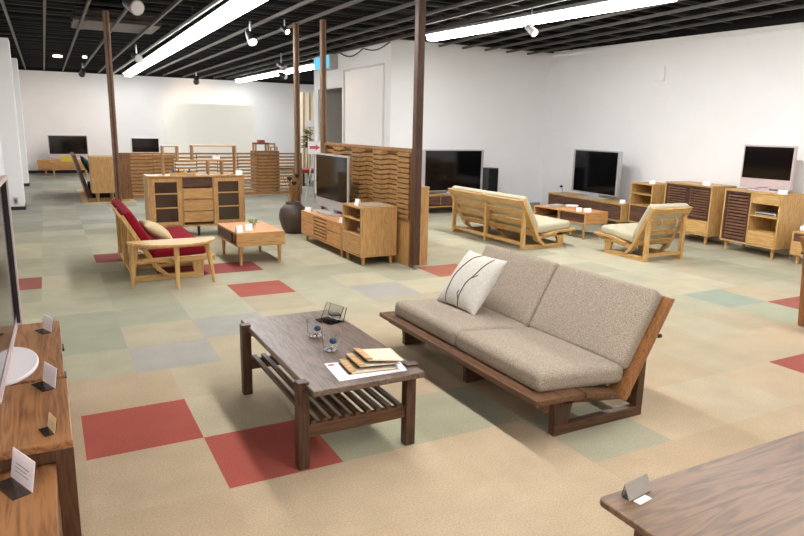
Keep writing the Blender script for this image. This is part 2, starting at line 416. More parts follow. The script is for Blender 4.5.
struct('trim_3', MB().box(1.93, 1.96, -2.9, YB-.02, H-0.02, H+0.02), M['bright'])
mb = MB()
for k in range(0, 42):
    y = -2.7 + k*0.6
    if y < YM-.05: mb.box(-0.64, wx(y)-.03, y-0.015, y+0.015, H+0.055, H+0.085)
    elif y < 14.5: mb.box(-0.64, BX-.03, y-0.015, y+0.015, H+0.055, H+0.085)
    elif y < YB: mb.box(-0.64, 8.9, y-0.015, y+0.015, H+0.055, H+0.085)
struct('trim_4', mb, M['joist'])
s_ = slab((wx(YM)-.012, YM-.02), (wx(-2.9)-.012, -2.9), -0.01, 2.87, 2.95, 2.80)
# pale capping strip along the head of the right wall
def strip_wall(z0a, z1a, z0b, z1b, out):
    p, q = Vector((wx(YM-.02)-out, YM-.02)), Vector((wx(-2.9)-out, -2.9))
    return MB().add([(p.x,p.y,z0a),(q.x,q.y,z0b),(q.x+out,q.y,z0b),(p.x+out,p.y,z0a),(p.x,p.y,z1a),(q.x,q.y,z1b),(q.x+out,q.y,z1b),(p.x+out,p.y,z1a)],
                    [(3,2,1,0),(4,5,6,7),(0,1,5,4),(1,2,6,5),(2,3,7,6),(3,0,4,7)])
struct('trim_5', strip_wall(2.96, 3.035, 2.58, 2.655, 0.02), M['wall'])
# black void above the walls up to the deck
mb = MB()
for q in (slab((wx(YM+.1)+.02, YM+.1), (wx(-3)+.02, -3), -0.12, 2.6, 3.5, 3.5), MB().box(5.45, wx(YM), YM+.02, YM+.14, 2.9, 3.5), MB().box(BX+.02, BX+.14, YM+.14, 14.45, 2.9, 3.5),
          MB().box(-.66, 9.2, YB+.02, YB+.14, 2.85, 3.5), MB().box(9.02, 9.14, 14.4, YB, 2.85, 3.5), MB().box(-.8, -.68, -3, YB, 2.85, 3.5), MB().box(-.8, 8.0, -3.14, -3.02, 2.85, 3.5), MB().box(BX+.12, 9.1, 14.33, 14.45, 0, 3.5)):
    mb.add(q.v, q.f)
struct('trim_6', mb, M['black'])

# ------------------------------------------------------------------ lights
def fluorescent(label, x0, y0, x1, y1, z=2.90, w=0.14, power=60):
    L = math.hypot(x1-x0, y1-y0); a = math.atan2(y1-y0, x1-x0)
    t = thing('fluorescent_light', label, 'ceiling light', ((x0+x1)/2, (y0+y1)/2, z), a, 'fluorescent strip lights')
    MB().prism([(-w-.03,.02),(w+.03,.02),(w*.5,.085),(-w*.5,.085)], -L/2, L/2, 'x').build('reflector', M['whiteplastic'], t)
    MB().box(-L/2+.02, L/2-.02, -w*.72, w*.72, -0.055, 0.019).build('tube', M['tube'], t, bevel=0.03)
    for hx in (-L*.3, L*.3): MB().tube([(hx,0,.08),(hx,0,3.5-z)], 0.008, 6).build('hanger', M['runner'], t)
    ld = bpy.data.lights.new('tube_glow', 'AREA'); ld.shape = 'RECTANGLE'; ld.size = L-.05; ld.size_y = w*1.3
    ld.energy = power; ld.color = (0.97, 0.98, 1.0)
    lo = bpy.data.objects.new('tube_glow', ld); C.objects.link(lo); lo.parent = t; lo.location = (0,0,-0.06)
    return t
K = 30
fluorescent('far length of the long white fluorescent strip on the left of the ceiling', 2.27, 17.6, 2.31, 21.6, power=K*.6)
fluorescent('middle length of the long white fluorescent strip on the left of the ceiling', 2.23, 12.4, 2.27, 17.55, power=K*1.2)
fluorescent('nearest visible length of the long left fluorescent strip, above the sideboard', 2.18, 7.2, 2.23, 12.35, power=K*1.2)
fluorescent('fluorescent strip overhead between the viewer and the left strip', 2.14, 2.2, 2.18, 7.1, power=K*1.2)
fluorescent('fluorescent strip behind the viewer on the left', 2.1, -2.7, 2.14, 2.1, power=K*1.2)
fluorescent('unseen strip added as fill light beside the left wall near the viewer', -0.12, -2.2, -0.12, 0.4, power=K*.5)  # added out of view to brighten the left cabinets and cards
fluorescent('fluorescent strip at the right running to the middle white wall', 5.80, 5.0, 5.41, 9.3, w=0.12, power=K*2.6)
fluorescent('fluorescent strip overhead on the right near the viewer', 5.95, 0.2, 5.81, 4.9, w=0.12, power=K*2.0)
fluorescent('short far fluorescent strip behind the two slim posts', 5.72, 15.0, 5.62, 21.8, power=K*1.2)

def spot_light(label, loc, aim, lit=False, s=1.0, power=0, mat='blackplastic'):
    t = thing('spotlight', label, 'spotlight', loc, 0, 'ceiling spotlights')
    loc = Vector(loc); d = (Vector(aim)-loc).normalized()
    up = max(0.02, 2.97 - loc.z)
    MB().tube([(0,0,up),(0,0,0.0)], 0.014*s, 8).build('stem', M['steel'], t)
    MB().tube([-d*0.09*s, d*0.10*s], [0.045*s, 0.062*s], 16).build('lamp_head', M[mat], t, smooth='auto')
    MB().tube([d*0.101*s, d*0.108*s], [0.054*s, 0.054*s], 16).build('lamp_face', M['lamp' if lit else 'silver'], t)
    if power:
        ld = bpy.data.lights.new('spot_beam', 'SPOT'); ld.energy = power; ld.spot_size = 1.2; ld.spot_blend = 0.9; ld.color = (1.0, 0.72, 0.5); ld.shadow_soft_size = 0.05
        lo = bpy.data.objects.new('spot_beam', ld); C.objects.link(lo); lo.parent = t; lo.location = d*0.13*s
        lo.rotation_mode = 'QUATERNION'; lo.rotation_quaternion = d.to_track_quat('-Z', 'Y')
    return t
spot_light('large silver box spotlight at the top left edge, beside the ceiling cassette', (0.94, 8.0, 2.75), (1.4, 6.5, 2.2), s=1.3, mat='steel')
spot_light('small dark spotlight near the back wall, left of the long strip', (0.98, 19.2, 2.75), (0.4, 22.2, 1.6), s=1.3, power=60)
spot_light('chrome spotlight hanging beside the left strip light', (1.66, 14.0, 2.75), (1.9, 13.0, 2.4), s=1.3, mat='steel')
spot_light('dark spotlight above the cream partition at the back', (3.95, 20.0, 2.75), (4.3, 22.2, 1.9), s=1.4, power=120)
spot_light('black can spotlight with a lit face, right of the long strip', (2.72, 9.8, 2.76), (2.78, 9.3, 2.2), lit=True, s=1.15)
spot_light('lit spotlight tucked among the runners right of the black can spotlight', (3.10, 9.4, 2.84), (3.3, 8.9, 2.5), lit=True, s=0.7)
spot_light('chrome spotlight in front of the far short strip, left of the plain post', (4.4, 13.6, 2.72), (5.4, 11.6, 1.6), s=1.1, mat='steel', power=45)
spot_light('dark spotlight left of the blue sign box near the white block', (5.2, 16.0, 2.72), (5.6, 15.4, 2.4), s=1.1)
spot_light('white ringed spotlight under the right hand strip light', (5.35, 6.75, 2.72), (5.5, 6.2, 2.3), lit=True, s=0.8, mat='whiteplastic')
o = MB().lathe([(0.09,-.01),(0.10,0.0),(0.10,0.03),(0.06,0.04)], 20).build('downlight', M['lamp'], loc=(0.40, 17.6, 2.96)); tag(o, 'round white lit downlight in the black ceiling at far left', 'ceiling light')
o = MB().lathe([(0.045,-.01),(0.05,0.0),(0.05,0.03),(0.03,0.04)], 16).build('downlight', M['lamp'], loc=(0.95, 17.4, 2.96)); tag(o, 'small lit downlight near the small dark spotlight, smaller of two downlights', 'ceiling light')
t = thing('ceiling_cassette', 'dark grey ceiling air unit behind the left post', 'air conditioner', (1.13, 11.9, 2.99), 0)
MB().box(-0.62, 0.62, -0.55, 0.55, 0.0, 0.18).build('casing', plain('grey_metal_case', rgb(78,70,66), 0.45, 0.2), t, bevel=0.02)
MB().box(-0.58, -0.42, -0.56, -0.548, 0.02, 0.15).box(-0.5, -0.44, -0.52, 0.5, -0.012, 0).build('vent', M['runner'], t)
MB().box(0.25, 0.60, -0.562, -0.548, 0.03, 0.14).build('panel', M['runner'], t)

# blue lit sign box on the block, and its cable
t = thing('sign_box', 'blue faced light box sign fixed high on the white block', 'sign', (5.33, 13.48, 2.68), 0)
MB().box(-0.09, 0.095, -0.43, 0.43, 0, 0.29).build('casing', M['silver'], t, bevel=0.01)
MB().box(-0.098, -0.091, -0.40, 0.40, 0.025, 0.265).build('sign_face', M['cyan'], t)
pts = []
for k in range(25):
    u = k/24; y = 12.9 - u*2.2; pts.append((BX-0.012, y, 2.97 - 0.10*abs(math.sin(u*PI*2))*(1.0 if u < .5 else .8)))
o = MB().tube(pts, 0.012, 6).build('cable', M['runner']); tag(o, 'thin dark cable drooping along the top of the white block', 'cable')
p0 = Vector((wx(7.58)-.02, 7.58, 2.31))
o = MB().box(-0.012, 0.012, -0.09, 0.09, 0, 0.23).build('wall_plate', M['wall'], loc=p0); tag(o, 'small blank white plate high on the right wall', 'wall plate')
t = thing('wall_socket', 'small grey wall socket at the foot of the left pier', 'socket', (-0.535, 13.08, 0.1))
MB().box(-0.035, 0.035, 0, 0.015, 0, 0.12).build('plate', M['silver'], t); MB().box(-0.015, 0.015, -0.004, 0.001, 0.03, 0.09).build('outlet', M['runner'], t)

# ------------------------------------------------------------------ timber posts
def post(label, x, y, s, top=2.945, rod=False, mat='post'):
    t = thing('timber_post', label, 'post', (x, y, 0))
    z0 = 0.05
    MB().box(-s/2, s/2, -s/2, s/2, z0, top-.005).build('shaft', M[mat], t, bevel=0.006)
    MB().box(-s*.16, s*.16, -s/2-.004, -s/2+.002, z0+.01, top-.02).build('groove_strip', M['dark_z'], t)
    MB().lathe([(0.03,0.0),(0.03,0.008),(0.009,0.01),(0.009,0.055)], 12).build('adjuster_foot', M['steel'], t)
    return t
post('dark square timber post in the middle, at the near end of the louvred screen', 3.46, 6.15, 0.082, mat='dark_z')
post('brown square timber post at left behind the red sofa', 0.83, 9.9, 0.075)
post('slim brown timber post rising behind the stoneware jar', 3.265, 9.4, 0.07)
post('brown timber post at the far end of the louvred screen, in front of blue sign', 3.487, 8.92, 0.072)

# ------------------------------------------------------------------ lattice screens
t = thing('lattice_screen', 'low brown slatted screen across the back of the showroom', 'screen', (1.25, 14.2, 0))
W = 3.78; ZT = 0.93
MB().box(0, 0.22, 0, 0.05, 0.02, ZT).build('end_board', M['board_z'], t)
MB().box(W-0.16, W, 0, 0.05, 0.02, ZT).build('end_board', M['board_z'], t)
MB().box(0.22, W-0.16, 0, 0.05, ZT-0.035, ZT).build('top_rail', M['board_x'], t)
MB().box(0.22, W-0.16, 0, 0.05, 0.03, 0.09).build('bottom_rail', M['board_x'], t)
def woven(x0, x1, ncol, z0, pitch, h, n, yc, amp, th, axis, zamp=0.0, tilt=0.0):
    mb = MB(); m = ncol*4
    for k in range(n):
        z = z0+k*pitch; o = len(mb.v)
        for i in range(m+1):
            # flat runs of one column, stepping across at each divider
            q_, r_ = divmod(i, 4); x = x0+(x1-x0)/ncol*(q_ + (0.0, 0.13, 0.5, 0.87)[r_])
            c_ = 0.0 if r_ == 0 else (1 if q_ % 2 else -1)
            if i in (0, m): c_ = -1 if i == 0 else (1 if (ncol-1) % 2 else -1)
            y = yc+amp*c_
            zc = z+zamp*c_
            for yy, zz in ((y-th, zc), (y+th, zc+tilt), (y+th, zc+h+tilt), (y-th, zc+h)): mb.v.append(Vector((x,yy,zz) if axis == 'x' else (yy,x,zz)))
        for i in range(m):
            for q in range(4):
                q2 = (q+1)%4; mb.f.append((o+i*4+q, o+i*4+q2, o+(i+1)*4+q2, o+(i+1)*4+q))
        mb.f.append((o,o+1,o+2,o+3)); mb.f.append((o+m*4+3,o+m*4+2,o+m*4+1,o+m*4))
    return mb
woven(0.20, W-.14, 8, 0.115, 0.070, 0.040, 11, 0.025, 0.024, 0.006, 'x', 0.006).build('woven_slats', M['lath_x'], t)
for k in range(1, 8):
    x = 0.20 + k*(W-.34)/8
    MB().box(x-0.007, x+0.007, 0.016, 0.034, 0.09, ZT-.035).build('divider', M['board_z'], t)

t = thing('louvred_screen', 'tall brown louvred screen behind the middle television', 'screen', (3.46, 6.22, 0), 0)
L = 2.64; ZT = 1.30
MB().box(0, 0.05, 0, 0.07, 0, ZT).build('end_board', M['board_z'], t)
MB().box(0, 0.05, L-0.07, L, 0, ZT-.02).build('end_board', M['board_z'], t)
MB().box(0, 0.05, 0.07, L-0.07, ZT-0.04, ZT-.005).build('top_rail', M['board_y'], t)
MB().box(0, 0.045, 0.07, L-0.07, 0.0, 0.52).build('lower_panel', M['oak_z'], t)
MB().box(0.058, 0.064, 0.05, L-.05, 0.52, ZT-.02).build('backing', M['dark_y'], t)  # added dark sheet, standing in for the shade in the slat gaps
woven(0.06, L-.06, 8, 0.537, 0.0565, 0.041, 13, 0.016, 0.030, 0.009, 'y', 0.008, 0.006).build('woven_slats', M['lath_y'], t)
for k in range(1, 8):
    y = 0.06 + k*(L-.12)/8
    MB().box(0.017, 0.023, y-.004, y+.004, 0.52, ZT-.04).build('divider', M['board_z'], t)
t = thing('partition_board', 'short pale timber partition end just right of the dark middle post', 'partition', (3.60, 6.30, 0))
MB().box(0, 0.11, 0, 2.6, 0.0, 0.86).build('panel', M['oak_z'], t, bevel=0.003)
MB().box(-.004, 0.114, -.003, 2.6, 0.86, 0.88).build('cap', M['oak_y'], t)

# cream partition at the back
t = thing('room_divider', 'large plain cream partition panel standing behind the slatted screen', 'partition', (2.73, 18.0, 0))
MB().box(0, 2.30, 0, 0.06, 0.03, 2.035).build('panel', M['cream_panel'], t)
for x in (0.2, 2.0): MB().box(x, x+.08, -0.18, 0.24, 0, 0.03).build('foot', M['silver'], t)

# ------------------------------------------------------------------ small builders
card_n = 0
def tent_card(label, loc, rz, w=0.08, h=0.05, group='white price cards', mat='card'):
    t = thing('price_card', label, 'price card', loc, rz, group)
    MB().add([(-w/2,0,0),(w/2,0,0),(w/2,h*.35,h),(-w/2,h*.35,h),(-w/2,0.003,0),(w/2,0.003,0),(w/2,h*.35+.003,h),(-w/2,h*.35+.003,h)],
             [(0,1,2,3),(7,6,5,4),(0,4,5,1),(3,2,6,7),(0,3,7,4),(1,5,6,2)]).build('card', M[mat], t)
    MB().add([(-w/2,h*.7,0),(w/2,h*.7,0),(w/2,h*.35+.0035,h),(-w/2,h*.35+.0035,h),(-w/2,h*.7+.003,0),(w/2,h*.7+.003,0),(w/2,h*.35+.0065,h),(-w/2,h*.35+.0065,h)],
             [(0,1,2,3),(7,6,5,4),(0,4,5,1),(3,2,6,7),(0,3,7,4),(1,5,6,2)]).build('back_flap', M[mat], t)
    return t
def stand_card(label, loc, rz, w=0.10, h=0.07, mat='thin_card', lines=0, group='price cards in clear stands', front=True):
    """card leaning in an L-shaped clear holder, face towards local -Y"""
    t = thing('price_card', label, 'price card', loc, rz, group)
    def leaf(y0, y1, z0, z1, x0, x1, th=0.002):
        return MB().add([(x0,y0,z0),(x1,y0,z0),(x1,y1,z1),(x0,y1,z1),(x0,y0+th,z0),(x1,y0+th,z0),(x1,y1+th,z1),(x0,y1+th,z1)],
                        [(0,1,2,3),(7,6,5,4),(0,4,5,1),(3,2,6,7),(0,3,7,4),(1,5,6,2)])
    lean = h*(0.16 if front else 0.45)
    leaf(0.0, lean, 0.004, h, -w/2, w/2).build('card', M[mat], t)
    if front:
        MB().box(-w*.46, w*.46, -h*.55, -.001, 0, 0.003).build('holder', M['smokeplastic'], t)
        leaf(0.003, lean+.003, 0.003, h*.9, -w*.46, w*.46).build('back_leg', M['acrylic'], t)
    else:
        MB().box(-w*.42, w*.42, 0.0, lean*1.5, 0, 0.003).build('holder', M['blackplastic'], t)
        leaf(lean*1.5, lean+.004, 0.003, h*.85, -w*.42, w*.42).build('back_leg', M['acrylic'], t)
    for k in range(lines):
        zz = 0.3 + 0.13*k
        leaf(-.0012+lean*zz, -.0012+lean*(zz+.035), 0.004+(h-.004)*zz, 0.004+(h-.004)*(zz+.035), -w*.3, w*(.3-.1*(k%2)), .0006).build('print_line', M['ink'], t)
    return t
def television(name, label, loc, rz, w, z0, z1, style='side', depth=0.05, base=(0.5,0.24), frame='silver', chin=0.0):
    """z0..z1: lower and upper edge of the set above loc.z"""
    t = thing(name, label, 'television', loc, rz)
    b = 0.05 if style == 'side' else 0.02
    MB().box(-w/2, w/2, -depth*.4, depth*.6, z0, z1).build('casing', M[frame], t, bevel=0.006)
    sx = w/2 - (0.055 if style == 'side' else 0.02)
    MB().box(-sx, sx, -depth*.4-.004, -depth*.4+.004, z0+.02+chin, z1-.02).build('screen', M['screen'], t)
    if style == 'side':
        for s in (-1, 1): MB().box(s*(w/2-.027)-.016, s*(w/2-.027)+.016, -depth*.4-.006, -depth*.4+.002, z0+.03, z1-.02).build('speaker_bar', M[frame], t)
    MB().box(-w*.10, w*.10, -0.02, 0.04, 0.018, z0+.02).build('neck', M[frame], t)
    prof = []
    mb = MB(); n = 32; top = []; 
    vs = [(base[0]/2*math.copysign(abs(math.cos(2*PI*k/n))**.7, math.cos(2*PI*k/n)), base[1]/2*math.copysign(abs(math.sin(2*PI*k/n))**.7, math.sin(2*PI*k/n))) for k in range(n)]
    mb.prism(vs, 0, 0.02, 'z'); mb.build('base', M[frame], t, bevel=0.005)
    return t
def carcass(t, w, d, z0, z1, m, mz, th=0.022, back=True):
    """cabinet carcass open to the front (-Y): top, bottom, sides, back panel"""
    MB().box(0, w, 0, d, z1-th, z1).build('top', M[m], t, bevel=0.003)
    MB().box(0, w, 0, d, z0, z0+th).build('bottom', M[m], t, bevel=0.003)
    for x in (0, w-th): MB().box(x, x+th, 0, d, z0+th, z1-th).build('side', M[mz], t)
    if back: MB().box(th, w-th, d-.015, d, z0+th, z1-th).build('back_panel', M[mz], t)
def legs4(t, w, d, z, m, r0=0.016, r1=0.024, ix=0.07, iy=0.06, spl=0.0):
    for x in (ix, w-ix):
        for y in (iy, d-iy):
            leg_round(x, y, 0, z, r0, r1, (spl*(1 if x > w/2 else -1), spl*(1 if y > d/2 else -1))).build('leg', M[m], t, smooth='auto')
def louvre_door(t, x0, x1, z0, z1, n, frame_m, slat_m, y=0.004):
    f = MB(); b = 0.03
    f.box(x0, x0+b, y, y+.02, z0, z1).box(x1-b, x1, y, y+.02, z0, z1).box(x0+b, x1-b, y, y+.02, z0, z0+b).box(x0+b, x1-b, y, y+.02, z1-b, z1)
    d = f.build('louvre_door', M[frame_m], t)
    s = MB(); hh = (z1-z0-2*b)/n
    for k in range(n):
        z = z0+b+k*hh
        s.add([(x0+b,y+.002,z+.004),(x1-b,y+.002,z+.004),(x1-b,y+.002,z+hh*.55),(x0+b,y+.002,z+hh*.55),(x0+b,y+.022,z+hh*.16),(x1-b,y+.022,z+hh*.16),(x1-b,y+.022,z+hh*.70),(x0+b,y+.022,z+hh*.70)],
              [(0,1,2,3),(7,6,5,4),(0,4,5,1),(3,2,6,7),(0,3,7,4),(1,5,6,2)])
    s.build('slats', M[slat_m], d)
    MB().box(x0+b, x1-b, y+.03, y+.034, z0+b, z1-b).build('backing', M['black'], d)
    return d

# ------------------------------------------------------------------ sofas (one design, several finishes)
def sofa(name, label, cat, loc, rz, frames, over, mx, mz, fab, ncush, bcush_h=0.0, inset=0.08, bolts=False, tw=1.0, fs=1.0, sin=0.0, rp=0.0, cut=False, oa=None):
    """front = local -Y (f = -y), width along +X; frames: x positions of the sled frames"""
    t = thing(name, label, cat, loc, rz)
    a, b = frames[0]-(over if oa is None else oa), frames[-1]+over
    P = lambda pts: [(-f, z) for f, z in pts]
    hw = 0.022
    for i, x in enumerate(frames):
        fr = MB().prism(P([(rp,0),(0.69,0),(0.69,0.055),(rp,0.055)]), x-hw, x+hw).build('sled_rail', M[mx['y']], t, bevel=0.004)
        MB().prism(P([(0.60,0.055),(0.69,0.055),(0.70,0.17),(0.78,0.205),(0.57,0.195)]), x-hw, x+hw).build('front_leg', M[mx.get('f', mx['z'])], t, bevel=0.003)
        zf = lambda f: .105+(.235-f)/.561+.012
        MB().prism(P([(rp,0.055),(rp+0.05,0.055),(rp+0.05,zf(rp+.05)),(rp,zf(rp))]), x-hw, x+hw).build('rear_leg', M[mx.get('f', mx['z'])], t, bevel=0.003)
        MB().prism(P([(0.80,0.214),(0.80,0.19),(0.22,0.12),(0.20,0.150),(0.56,0.205)]), x-hw, x+hw).build('seat_bearer', M[mx['y']], t)
        end = i in (0, len(frames)-1)
        sw = 0.06*tw if end else hw
        xc = x + (over-.062*tw-sin if i == len(frames)-1 else -(over-.062*tw-sin) if i == 0 else 0) if end and over > .05 else x
        MB().prism(P(([(0.235,0.118),(0.262,0.138)] if cut and end else [(0.31,0.056),(0.35,0.056)])+[(0.255,0.15),(-0.030,0.655),(-0.068,0.645)]+([(0.222,0.128)] if cut and end else [(0.235,0.105)])), xc-sw, xc+sw).build('back_stile', M[mx['z']], t, bevel=0.004)
    MB().prism(P([(0.805+.06*fs,0.246),(0.805+.06*fs,0.216),(0.56,0.206),(0.56,0.236)]), a, b).build('seat_board', M[mx['x']], t, bevel=0.004)
    MB().prism(P([(0.552,0.236),(0.552,0.206),(0.325,0.165),(0.325,0.193)]), a, b).build('seat_board', M[mx['x']], t, bevel=0.004)
    MB().prism(P([(0.80,0.214),(0.80,0.17),(0.77,0.17),(0.77,0.214)]), a+.02, b-.02).build('front_rail', M[mx['x']], t)
    MB().box(frames[0], frames[-1], -0.045-rp, -0.012-rp, 0.056, 0.095).build('rear_rail', M[mx['x']], t)
    up = Vector((0, 0.284, 0.50)).normalized()    # slope of the back going up (local y = -f)
    nrm = Vector((0, -up.z, up.y))                # outward front normal of the back
    o0 = Vector((0, -0.235, 0.155))
    for k, (s0, s1) in enumerate([(0.02,0.10),(0.17,0.25),(0.32,0.40),(0.47,0.565)]):
        q = []
        for s_, n_ in ((s0,-.022),(s1,-.022),(s1,.0),(s0,.0)):
            v = o0 + up*s_ + nrm*n_; q.append((v.y, v.z))
        MB().prism(q, frames[0]-over+.10*tw*.0+.125*tw if over > .05 else frames[0]+.02, frames[-1]+over-.125*tw if over > .05 else frames[-1]-.02).build('back_slat', M[mx['x']], t, bevel=0.003)
    # cushions
    ca_, cb_ = a+inset, b-inset
    w = (cb_-ca_)/ncush
    for k in range(ncush):
        xc = ca_ + w*(k+.5)
        sd = Vector((0, -1, 0.075)).normalized()   # forward along the seat
        c = Vector((xc, -0.475-.025*fs, 0.272))
        MB().cushion(c, (1,0,0), sd, Vector((0, 0.075, 1)), (w-.006, 0.55+.04*fs, 0.112), r=0.04, puff=0.014).build('seat_cushion', M[fab], t, smooth=True)
        bn = nrm; 
        c = o0 + up*0.345 + bn*0.052 + Vector((xc,0,0))
        MB().cushion(c, (1,0,0), up, -bn if False else bn, (w-.006, 0.46, 0.088), r=0.032, puff=0.012).build('back_cushion', M[fab], t, smooth=True)
    if bolts:
        for x in (frames[0]-hw, frames[-1]+hw):
            s = -1 if x < 0.01 else 1
            MB().tube([(x, 0.0, 0.44), (x+s*.0, 0.018, 0.44)], 0.012, 8).build('bolt', M['blackplastic'], t)
    return t
DARK = dict(x='red_y', y='dark_x', z='red_lit_z')
# object-space grain: local x is the length of the sofa
DARKX = dict(x='red_backlit_x', y='dark_y', z='red_lit_z', f='dark_z')
main_sofa = sofa('sofa', 'dark oak framed low sofa with grey tweed cushions in the foreground', 'sofa', (2.83, 3.935, 0), -PI/2,
     [0.0, 0.79, 1.58], 0.085, DARKX, None, 'grey_fab', 2, inset=0.07, bolts=True, sin=0.03, rp=0.07, cut=True, oa=0.045)
PINE = dict(x='pine_x', y='pine_y', z='pine_z')
sofa('sofa', 'pale wooden two seat sofa with cream cushions seen from behind', 'sofa', (5.31, 6.65, 0), PI/2, [0.0, 0.82, 1.65], 0.07, PINE, None, 'cream_fab', 2, inset=0.03, tw=.7)
ch = sofa('lounge_chair', 'pale wooden low lounge chair with cream cushion seen from behind', 'chair', (6.80, 5.385, 0), PI-0.03, [0.0, 0.585], 0.045, PINE, None, 'cream_fab', 1, inset=0.02, tw=.5)
for x in (0.17, 0.42):
    MB().tube([(x, -0.01, 0.52), (x, 0.03, 0.50), (x-.01, 0.015, 0.42), (x-.015, -0.05, 0.36)], 0.008, 6).build('strap', M['silver'], ch)
sofa('sofa', 'pale wooden love seat with crimson cushions facing the drawer coffee table', 'sofa', (0.62, 6.70, 0), PI/2, [0.0, 0.6, 1.2], 0.07, PINE, None, 'red_fab', 1, inset=0.0, tw=.5, fs=-0.6)

# pillow on the main sofa
def pillow(name, label, p00, p10, p11, p01, thick, mat, side, prints=(), concave=0.06):
    """corners: p00,p10 bottom; p01,p11 top"""
    t = thing(name, label, 'cushion', (0,0,0))
    p00, p10, p11, p01 = [Vector(p) for p in (p00,p10,p11,p01)]
    base = (p00+p10)/2
    t.location = base
    n = ((p10-p00).cross(p01-p00)).normalized()
    def S(u, v, s):
        a, b = 2*u-1, 2*v-1
        uu = .5 + (u-.5)*(1-concave*(1-b*b)); vv = .5 + (v-.5)*(1-concave*(1-a*a))
        p = p00*(1-uu)*(1-vv) + p10*uu*(1-vv) + p11*uu*vv + p01*(1-uu)*vv
        h = thick/2*(max(0,1-a*a)*max(0,1-b*b))**0.42
        wr = 0.004*math.sin(9*a+5*b)*(1-a*a)*(1-b*b)
        return p + n*s*(h+wr) - base
    G = 26; mb = MB(); o = {}
    for s in (1, -1):
        for i in range(G+1):
            for j in range(G+1):
                edge = i in (0,G) or j in (0,G)
                key = (i,j,0 if edge else s)
                if key in o: continue
                u = .5-.5*math.cos(PI*i/G); v = .5-.5*math.cos(PI*j/G)
                mb.v.append(S(u, v, s)); o[key] = len(mb.v)-1
    def K(i,j,s): return o[(i,j,0 if (i in (0,G) or j in (0,G)) else s)]
    for s in (1,-1):
        for i in range(G):
            for j in range(G):
                q = (K(i,j,s),K(i+1,j,s),K(i+1,j+1,s),K(i,j+1,s)); mb.f.append(q if s > 0 else q[::-1])
    mb.build('pillow_cover', M[mat], t, smooth=True)
    for line in prints:
        r = MB(); m = []
        for k in range(len(line)-1):
            (u0,v0),(u1,v1) = line[k], line[k+1]
            for q in range(6):
                w = q/6; m.append((u0+(u1-u0)*w, v0+(v1-v0)*w))
        m.append(line[-1])
        r.tube([S(u, v, side) + n*side*0.0015 for u, v in m], 0.0034, 6)
        r.build('branch_print', M['print'], t)
    return t
pillow('cushion', 'white cushion with dark branch lines leaning on the grey sofa', (2.33,3.81,0.335),(2.345,3.37,0.335),(2.565,3.335,0.685),(2.515,3.70,0.70), 0.15, 'white_fab', 1,
       prints=[[(0.30,0.02),(0.24,0.2),(0.22,0.45),(0.27,0.7),(0.38,0.9),(0.48,0.99)], [(0.62,0.02),(0.6,0.2),(0.64,0.45),(0.72,0.7),(0.80,0.97)], [(0.61,0.12),(0.54,0.22),(0.55,0.28)], [(0.68,0.55),(0.76,0.62)]])
# beige pillow on the red sofa
pillow('cushion', 'beige cushion lying on the crimson love seat', (1.06,6.86,0.345),(1.06,7.26,0.345),(0.79,7.26,0.52),(0.79,6.86,0.52), 0.14, 'beige_fab', 1)

# ------------------------------------------------------------------ main coffee table
t = thing('coffee_table', 'dark oak coffee table with slatted undershelf in front of the grey sofa', 'coffee table', (0.912, 2.60, 0))
# local: x 0..0.54, y 0..0.95
MB().box(0.006, 0.562, -0.108, 1.080, 0.372, 0.402).build('tabletop', M['smoke_y'], t, bevel=0.006)
for x in (-0.004, 0.536):
    for y in (0.0, 0.94):
        MB().box(x-.026, x+.026, y-.026, y+.026, 0, 0.372).box(x-.026, x+.026 if x < .3 else x+.036, y-.026, y+.026, 0.3725, 0.413).build('leg', M['dark_z'], t, bevel=0.003)
for y in (0.0, 0.94):
    MB().box(0.022, 0.51, y-.014, y+.014, 0.145, 0.205).build('end_rail', M['dark_x'], t, bevel=0.002)
    MB().box(0.022, 0.51, y-.012, y+.012, 0.34, 0.372).build('top_bearer', M['dark_x'], t)
for k in range(9):
    x = 0.045 + k*0.054
    MB().box(x-.012, x+.012, -0.014, 0.954, 0.2055, 0.222).build('shelf_slat', M['dark_y'], t)
# things on it
def tumbler(label, loc):
    t = thing('glass_tumbler', label, 'glass', loc, 0, 'glass tumblers on the dark coffee table')
    MB().lathe([(0.034,0.008),(0.038,0.010),(0.045,0.092),(0.042,0.092),(0.036,0.016),(0.001,0.016)], 28).build('glass_bowl', M['clear'], t, smooth='auto')
    for k in range(6):
        a = k*PI/3
        MB().lathe([(0.001,0.0),(0.009,0.002),(0.009,0.009),(0.001,0.012)], 10, (0.024*math.cos(a),0.024*math.sin(a))).build('pebble_foot', M['whiteplastic'], t, smooth=True)
    mb = MB(); mb.lathe([(0.002,0.032),(0.015,0.038),(0.019,0.048),(0.015,0.058),(0.002,0.064)], 14, (0.010,-0.010)).build('blue_glass_bead', M['blueglass'], t, smooth=True)
    return t
g1 = tumbler('clear glass tumbler with a blue bead, left and farther of the two', (1.196, 3.20, 0.402))
dup(g1, (1.188, 2.955, 0.402), 0.9, 'clear glass tumbler with a blue bead, right and nearer of the two', 'glass tumblers on the dark coffee table')
def quadslab(p, z0, z1):
    return MB().prism(p, z0, z1, 'z')
o = quadslab([(0.155,0.184),(0.136,-.05),(0.473,-.06),(0.511,.134)], 0.4025, 0.4045).build('paper_sheet', M['card'], loc=(0.93,2.60,0)); tag(o, 'white paper sheet under the sample books on the coffee table', 'paper')
o2 = MB().prism([(0.165,0.165),(0.16,.14),(0.19,.138),(0.195,.163)], 0.4046, 0.4049, 'z').build('printed_patch', M['redink'], o)
